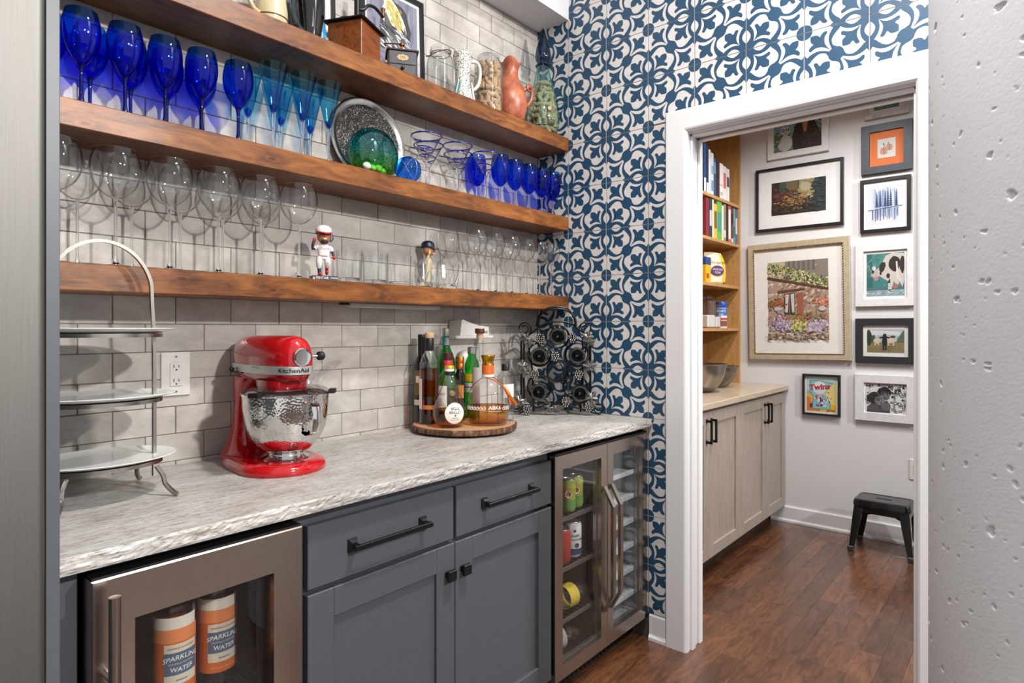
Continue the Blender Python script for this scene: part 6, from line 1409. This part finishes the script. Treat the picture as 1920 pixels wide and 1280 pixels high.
def blobs(cols, n, x0, x1, y0, y1, rx, ry, rot=0, wob=.3, k=8):
    return [(rr.choice(cols), ell(min(1, max(0, (x0+x1)/2+rr.gauss(0, .3)*(x1-x0))), min(1, max(0, (y0+y1)/2+rr.gauss(0, .28)*(y1-y0))), .6*rx*rr.uniform(.5, 1.4), .6*ry*rr.uniform(.5, 1.4), k, rot+rr.uniform(-.5, .5) if rot is not None else rr.uniform(0, 3), wob, rr)) for _ in range(n*3)]
# 1 chicken and bear
L = [('#8fb8c4', RECT), ('#6d7f5c', [(0, 0), (1, 0), (1, .5), (0, .55)])]+blobs(('#7f9468', '#5c6e4a', '#a9b894', '#39442f'), 50, 0, 1, .05, .6, .05, .05)
L += [('#2a201b', [(.42, 0), (1, 0), (.98, .4), (.86, .75), (.8, 1), (.52, 1), (.45, .7), (.38, .35)])]+blobs(('#4a392e', '#1b1512', '#5f4a3b'), 70, .45, .95, .02, .9, .03, .022, 0)
L += [('#c6866a', [(.6, .78), (.72, .8), (.69, .52), (.63, .5)]), ('#e8c4a0', ell(.66, .86, .05, .05))]
L += [('#cfcfd2', ell(.24, .25, .16, .24)), ('#dedee0', ell(.24, .62, .1, .15)), ('#2a2a2c', ell(.2, .64, .035, .04)), ('#2a2a2c', ell(.29, .64, .035, .04)), ('#e9e9e9', ell(.2, .64, .018, .02)), ('#e9e9e9', ell(.29, .64, .018, .02)), ('#b98d52', [(.23, .56), (.27, .56), (.25, .48)]), ('#b13c34', ell(.25, .8, .03, .06))]
for k in range(5): L.append(('#2c2c30', [(.05+.02*k, .2+.06*k), (.12+.02*k, .26+.06*k), (.13+.02*k, .29+.06*k), (.05+.02*k, .23+.06*k)]))
L += blobs(('#f0f0f0', '#a9a9ad'), 40, .12, .36, .08, .42, .014, .01)
picture('white-framed painting of a white hen beside a dark shaggy animal, under the door head', -.4407, -.8189, 2.43, 2.735, .04, m_fwhite, 0, L)
# 2 small landscape at the top
L = [('#9fc3cf', RECT), ('#5d8f8a', [(0, 0), (1, 0), (1, .55), (.6, .6), (.3, .5), (0, .6)])]+blobs(('#4d7a4b', '#7fa564', '#c9a24a', '#3e6b73', '#a8c7b9'), 60, 0, 1, 0, .7, .06, .04)
picture('grey weathered-framed small landscape, highest picture at the right', -1.0213, -1.2542, 2.575, 2.76, .022, m_fgrey, .028, L)
# 3 pumpkins on orange mat
L = [('#eceae8', RECT)]
for cx, cy, r in ((.36, .36, .23), (.66, .52, .2)):
    for k in range(5): L.append((('#dba48b', '#e6b9a2', '#cf957b')[k % 3], ell(cx+(k-2)*r*.34, cy, r*.32, r*(.95-.12*abs(k-2)), 14)))
    for k in range(4): L.append(('#6d4a3e', [(cx+(k-1.5)*r*.36-.006, cy-r*.8), (cx+(k-1.5)*r*.36+.006, cy-r*.8), (cx+(k-1.5)*r*.3+.006, cy+r*.8), (cx+(k-1.5)*r*.3-.006, cy+r*.8)]))
L += [('#2f5a63', [(.4, .6), (.44, .58), (.34, .78), (.28, .76)]), ('#39424a', [(.55, .66), (.6, .66), (.64, .8), (.6, .8)])]
picture('navy-framed sketch of two pumpkins on an orange mat', -1.004, -1.273, 2.236, 2.537, .045, m_fnavy, (.042, .048), L, '#cf6a2c')
# 4 large photograph of flowers at a window
L = [('#3a2c22', RECT), ('#8f7f52', [(.28, .5), (.5, .5), (.5, 1), (.28, 1)]), ('#c9b67a', [(.5, .45), (.78, .5), (.8, 1), (.52, 1)]), ('#2c3c3a', [(.72, 0), (1, 0), (1, 1), (.82, 1), (.74, .6)]), ('#4f6a5c', [(.15, .55), (.28, .55), (.28, 1), (.15, 1)])]
L += blobs(('#f0e0a0', '#e0c878', '#fff2c0', '#c9a856'), 16, .52, .8, .45, .95, .05, .05)+[('#efe7c2', ell(.63, .78, .1, .13))]+blobs(('#5d2a26', '#7a3a30', '#3b1d1a', '#93503c'), 60, .05, .4, .4, .72, .045, .04)
L += blobs(('#b8733f', '#dba860', '#7a4a2a', '#e8c88a', '#5a3a24'), 70, .2, .62, .22, .5, .035, .03)+blobs(('#8a6c44', '#5c452c', '#2a1e18', '#3a2c20'), 50, .02, .7, .02, .3, .07, .018, 0)+blobs(('#22383a', '#2c4446', '#1c2c2e', '#3e5658'), 30, .76, 1, .05, .9, .06, .07)+blobs(('#fff0c8', '#f3d79a'), 14, .3, .75, .15, .6, .012, .016)
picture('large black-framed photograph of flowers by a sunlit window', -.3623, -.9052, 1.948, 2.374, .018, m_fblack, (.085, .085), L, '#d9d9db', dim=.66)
# 5 blue watercolour trees
L = [('#e9ebf2', RECT)]+[(rr.choice(('#c9d8ee', '#a9c0e0', '#dfe8f5', '#8fabd3')), [(x, .42), (x+.05, .42), (x+.05+rr.uniform(-.02, .02), rr.uniform(.75, 1)), (x, rr.uniform(.8, 1))]) for x in [.1+.05*i for i in range(16)]]
for x, h in ((.26, .42), (.36, .5), (.5, .46), (.58, .55), (.66, .5), (.82, .45)):
    L.append(('#1d2c55', [(x-.008, .42), (x+.008, .42), (x+.004, .42+h), (x-.004, .42+h)]))
    for k in range(8): wd = .06*(1-k/9); L.append(('#2a3c6b', [(x-wd, .46+h*k/9), (x+wd, .46+h*k/9), (x, .46+h*(k+1.4)/9)]))
L += [('#1d2a4d', [(.0, .37), (.98, .43), (1, .45), (0, .39)])]+[(rr.choice(('#4d6da6', '#7f9cc9', '#a9c0e0', '#345089')), [(x, .4), (x+.035, .4), (x+.03, rr.uniform(.08, .25)), (x+.005, rr.uniform(.05, .2))]) for x in [.12+.045*i for i in range(17)]]
picture('black-framed blue watercolour of bare trees by water', -.998, -1.265, 1.878, 2.206, .02, m_fblack, (.022, .03), L, '#dedee2')
# 6 large gold-framed cottage watercolour
L = [('#cdb9a4', RECT), ('#b79a86', [(0, .2), (1, .2), (1, .75), (0, .8)]), ('#8f8478', [(.3, .85), (1, .7), (1, 1), (.3, 1)])]
L += blobs(('#e8dccb', '#bfa38e', '#a88672', '#d9c6b2', '#94705e'), 90, 0, 1, .3, .78, .06, .02, .6)
L += [('#6f6a66', [(.35+.08*k, .88), (.39+.08*k, .88), (.39+.08*k, 1), (.35+.08*k, 1)]) for k in range(6)]
for k in range(520):
    a = rr.random(); L.append((rr.choice(('#8fa05a', '#d9cf86', '#5f7040', '#efe8b8', '#b7bb78', '#435231')), ell(a, .93-.24*a+rr.uniform(-.075, .075), .016, .009, 6, rr.uniform(0, 3), .3, rr)))
L += [('#5d3a30', [(0, .79), (1, .62), (1, .64), (0, .82)]), ('#6d4336', [(.17, .6), (.62, .63), (.62, .655), (.17, .63)]), ('#43302c', [(.28, .33), (.46, .33), (.46, .6), (.28, .59)]), ('#d5d3d6', [(.3, .35), (.34, .35), (.36, .58), (.3, .58)]), ('#d5d3d6', [(.41, .35), (.45, .35), (.45, .59), (.39, .58)]), ('#8f6a50', [(.36, .34), (.38, .34), (.38, .59), (.36, .59)]), ('#a85f43', [(.5, .32), (.6, .32), (.6, .6), (.5, .6)]), ('#8a6f5c', [(.8, .2), (.815, .2), (.815, .66), (.8, .66)])]
L += blobs(('#b5623f', '#d08a55', '#8f4a36', '#7a7a3e'), 40, .05, .26, .42, .52, .03, .018)+blobs(('#c06a4d', '#d98a6a', '#e0a58a'), 30, .8, 1, .42, .52, .03, .018)+[('#c9cbd0', ell(.17, .4, .06, .028)), ('#c9cbd0', ell(.9, .39, .06, .03))]
L += blobs(('#b9a0bb', '#d3c2d6', '#8f7a96', '#e6dcea', '#a58aa6'), 80, .1, .4, .12, .3, .035, .022)+blobs(('#d9cf7a', '#efe6a8', '#a8a450', '#7f8a48'), 60, .42, .68, .12, .26, .03, .02)+blobs(('#c9b2cc', '#a88fb0', '#e3d5e6'), 60, .66, .95, .1, .24, .03, .02)+blobs(('#b5533d', '#d07a5a', '#7f9a5a', '#5a6b3c'), 40, .25, .95, .25, .34, .03, .016)+blobs(('#7a6a5c', '#b8a48e', '#e3d8c6', '#5a4a40', '#a9865c'), 60, 0, 1, 0, .1, .05, .016)
T = picture('large champagne-framed watercolour of a cottage window with flowers', -.316, -.946, 1.084, 1.868, .042, m_fgold, (.085, .088), L, '#dbd7d4', .03, math.radians(-.9))
qq = Matrix.Rotation(math.radians(-.9), 4, 'Y'); w_, h_ = .315-.039, .392-.039; m_rope = plain('rope_bead_bronze', '6d5a3c', .4, .6)
bead = M().ball((0, 0, 0), (.0075, .0035, .0032), 8, 6).mesh('rope_bead', m_rope)
for k in range(44):
    for sgn in (-1, 1):
        for (x, z, hor) in ((-w_+2*w_*(k+.5)/44, sgn*h_, 1), (sgn*w_, -h_+2*h_*(k+.5)/44, 0)):
            p = qq @ Vector((x, -.0305, z)); o = link('rope_bead', bead, T, p); o.rotation_euler = (0, (0 if hor else PI/2)+.5, 0)
# 7 cow
L = [('#3f8a86', RECT), ('#2d6b6e', [(0, 0), (.18, 0), (.14, 1), (0, 1)]), ('#8fb0b8', [(0, 0), (1, 0), (1, .16), (0, .14)]), ('#56757a', [(0, .13), (1, .15), (1, .24), (0, .2)])]+blobs(('#6f9a99', '#3a7a78', '#5a9490'), 30, 0, 1, .3, 1, .08, .05)
L += [('#d9d2cb', [(.28, .62), (.4, .75), (.52, .95), (.7, 1), (1, .98), (1, .35), (.95, .2), (.88, .32), (.8, .2), (.74, .34), (.66, .14), (.58, .12), (.58, .34), (.44, .42), (.34, .48), (.24, .36), (.16, .5)])]
L += [('#2e2320', ell(.42, .68, .08, .13, 14, -.4, .12, rr)), ('#2e2320', ell(.74, .74, .16, .18, 16, .2, .12, rr)), ('#2e2320', ell(.95, .72, .07, .2, 14, 0, .1, rr)), ('#2e2320', ell(.58, .47, .05, .06, 10)), ('#2e2320', ell(.38, .54, .03, .05, 10)), ('#2e2320', [(.56, .3), (.62, .42), (.64, .3)])]
L += [('#c8bfb8', ell(.22, .54, .1, .12, 14, .3)), ('#2e2320', ell(.17, .58, .035, .05)), ('#cf8f86', ell(.26, .41, .06, .05)), ('#e9e4de', ell(.2, .66, .05, .05)), ('#5a6b60', ell(.06, .56, .07, .035, 10, .1)), ('#b5736c', ell(.77, .22, .07, .06)), ('#e9e2da', [(.78, .8), (.82, .8), (.86, .45), (.95, .35), (.92, .32), (.8, .42)]), ('#39302c', [(.59, .1), (.66, .1), (.66, .15), (.59, .15)])]
L += blobs(('#e9edef', '#b5c8cd', '#7f9ba0'), 24, 0, 1, .02, .12, .09, .012, 0)
picture('whitewashed-framed painting of a brown and white cow on teal', -.9713, -1.2917, 1.425, 1.81, .045, m_fwhite, (.016, .018), L, '#d5d5d6')
# 8 goats photo
L = [('#b9c2cb', RECT), ('#dfe3e6', [(.1, .7), (.5, .78), (.9, .72), (.9, .9), (.1, .95)]), ('#8b7f5a', [(0, 0), (1, 0), (1, .42), (0, .42)]), ('#8a8446', [(0, .36), (1, .36), (1, .46), (0, .46)])]+blobs(('#6f6348', '#a8986c', '#4f452f', '#94875c'), 70, 0, 1, .0, .36, .03, .012)
L += [('#2b3a2e', ell(.06, .66, .09, .32, 12, 0, .2, rr)), ('#43513c', ell(.17, .6, .06, .16, 12, 0, .2, rr)), ('#5c6a5a', [(.8, .45), (1, .45), (1, .98), (.82, .6)]), ('#3d4438', ell(.7, .68, .07, .05))]
L += [('#d6cbb5', ell(.27, .5, .1, .12, 12)), ('#d6cbb5', ell(.64, .52, .13, .12, 12)), ('#cfc2a9', [(.2, .3), (.24, .3), (.24, .46), (.2, .46)]), ('#cfc2a9', [(.29, .3), (.33, .3), (.33, .46), (.29, .46)]), ('#cfc2a9', [(.56, .3), (.6, .3), (.6, .46), (.56, .46)]), ('#cfc2a9', [(.7, .3), (.74, .3), (.74, .46), (.7, .46)])]
L += [('#151518', ell(.48, .5, .07, .2, 14)), ('#151518', ell(.48, .7, .055, .11, 12)), ('#151518', [(.32, .66), (.48, .7), (.64, .66), (.6, .61), (.48, .64), (.36, .61)]), ('#151518', [(.43, .1), (.47, .1), (.47, .4), (.42, .4)]), ('#151518', [(.49, .12), (.53, .12), (.54, .4), (.49, .4)]), ('#2b2b30', [(.46, .76), (.475, .76), (.45, .88)]), ('#2b2b30', [(.49, .76), (.505, .76), (.52, .88)])]
picture('black-framed photograph of a dark goat among white goats', -.9713, -1.2943, 1.077, 1.352, .042, plain('picture_frame_charcoal', '242429', .5), (.022, .024), L, '#d2d2d0')
# 9 poster: team name over a state outline
L = [('#7fc0e0', RECT), ('#f0c23a', [(0, 0), (1, 0), (1, .3), (0, .55)]), ('#f2e08a', [(.3, .3), (1, .2), (1, .95), (.6, .6)]), ('#e8862b', [(0, 0), (.45, 0), (.2, .35), (0, .45)]), ('#bfe0ea', [(0, .6), (.5, .8), (1, .9), (1, 1), (0, 1)])]
st = [(.12, .93), (.4, .93), (.42, .97), (.46, .93), (.9, .86), (.66, .62), (.64, .48), (.78, .34), (.8, .08), (.2, .08), (.22, .45), (.12, .6)]
L += [('#3a4a55', [(x*1.0, y) for x, y in [(.5+(x-.5)*1.05, .5+(y-.5)*1.03) for x, y in st]]), ('#8fd0d0', st), ('#e9e9ea', ell(.44, .72, .24, .2, 20)), ('#f4f4f4', ell(.44, .8, .2, .12, 18))]
L += blobs(('#e9e9ee', '#c7d7e8', '#d8545a', '#2c4a86', '#f0f0f0'), 26, .26, .74, .12, .5, .06, .05)+[('#5b2f7a', [(.1, .1), (.2, .1), (.2, .22), (.1, .22)]), ('#a8672e', [(.7, .02), (.95, .02), (.95, .06), (.7, .06)])]
T = picture('small black-framed poster with Twins lettering over a state outline', -.662, -.887, .728, .994, .014, m_fblack, (.012, .014), L, '#d8d4c8')
mb = M(); add_text(mb, 'Twins', .05, lambda x, y: (x-.008, -.0136, .052+y+x*.12), bold=.02); o1 = obj('lettering', mb, ink('#c22b35'), T, fix=False)
mb = M(); add_text(mb, 'Twins', .05, lambda x, y: (x-.0095, -.0134, .0505+y+x*.12), bold=.04); obj('lettering_shadow', mb, ink('#1d2c55'), T, fix=False)
# 10 black and white embrace
L = [('#ececec', RECT)]
for k in range(150):
    x, y = rr.random(), rr.random()
    if .08 < x < .62 and y < .82: continue
    t_ = k % 4
    if t_ == 0: L += [('#1d1d1f', [(x, y+.03*q), (min(1, x+.09), y+.03*q), (min(1, x+.09), y+.03*q+.014), (x, y+.03*q+.014)]) for q in range(3) if y+.1 < 1]
    elif t_ == 1: L += [('#1d1d1f', [(min(1, x+.02*q), y), (min(1, x+.02*q+.009), y), (min(1, x+.02*q+.009), min(1, y+.12)), (min(1, x+.02*q), min(1, y+.12))]) for q in range(3)]
    elif t_ == 2: L += [('#1d1d1f', [(x, y), (min(1, x+.07), y), (min(1, x+.07), min(1, y+.1)), (x, min(1, y+.1))]), ('#ececec', [(min(1, x+.014), y+.02), (min(1, x+.056), y+.02), (min(1, x+.056), min(1, y+.08)), (min(1, x+.014), min(1, y+.08))])]
    else: L += [('#1d1d1f', [(x, y), (min(1, x+.07), y), (min(1, x+.035), min(1, y+.09))])]
L += [('#4a4a4d', [(.04, 0), (.62, 0), (.62, .3), (.55, .42), (.4, .36), (.2, .36), (.06, .18)]), ('#232325', ell(.48, .72, .17, .18, 16, 0, .1, rr)), ('#77777a', ell(.5, .6, .12, .17, 16)), ('#2c2c2e', ell(.22, .5, .17, .2, 18, 0, .12, rr)), ('#8a8a8d', ell(.36, .42, .13, .16, 16)), ('#6d6d70', ell(.52, .22, .12, .14, 14)), ('#5a5a5d', ell(.2, .15, .15, .12, 14))]
L += blobs(('#1c1c1e', '#3a3a3d'), 50, .06, .36, .36, .68, .022, .02)+blobs(('#1c1c1e', '#38383b'), 30, .36, .62, .66, .86, .022, .02)+[('#202022', ell(.46, .64, .02, .008)), ('#202022', ell(.55, .64, .02, .008)), ('#303033', ell(.36, .46, .018, .007)), ('#303033', ell(.43, .47, .018, .007)), ('#505053', ell(.5, .52, .035, .012)), ('#545457', ell(.4, .35, .03, .01))]
picture('whitewashed-framed black and white drawing of two people embracing', -.9683, -1.2943, .722, 1.008, .05, m_fwhite, .006, L, '#e4e4e4')
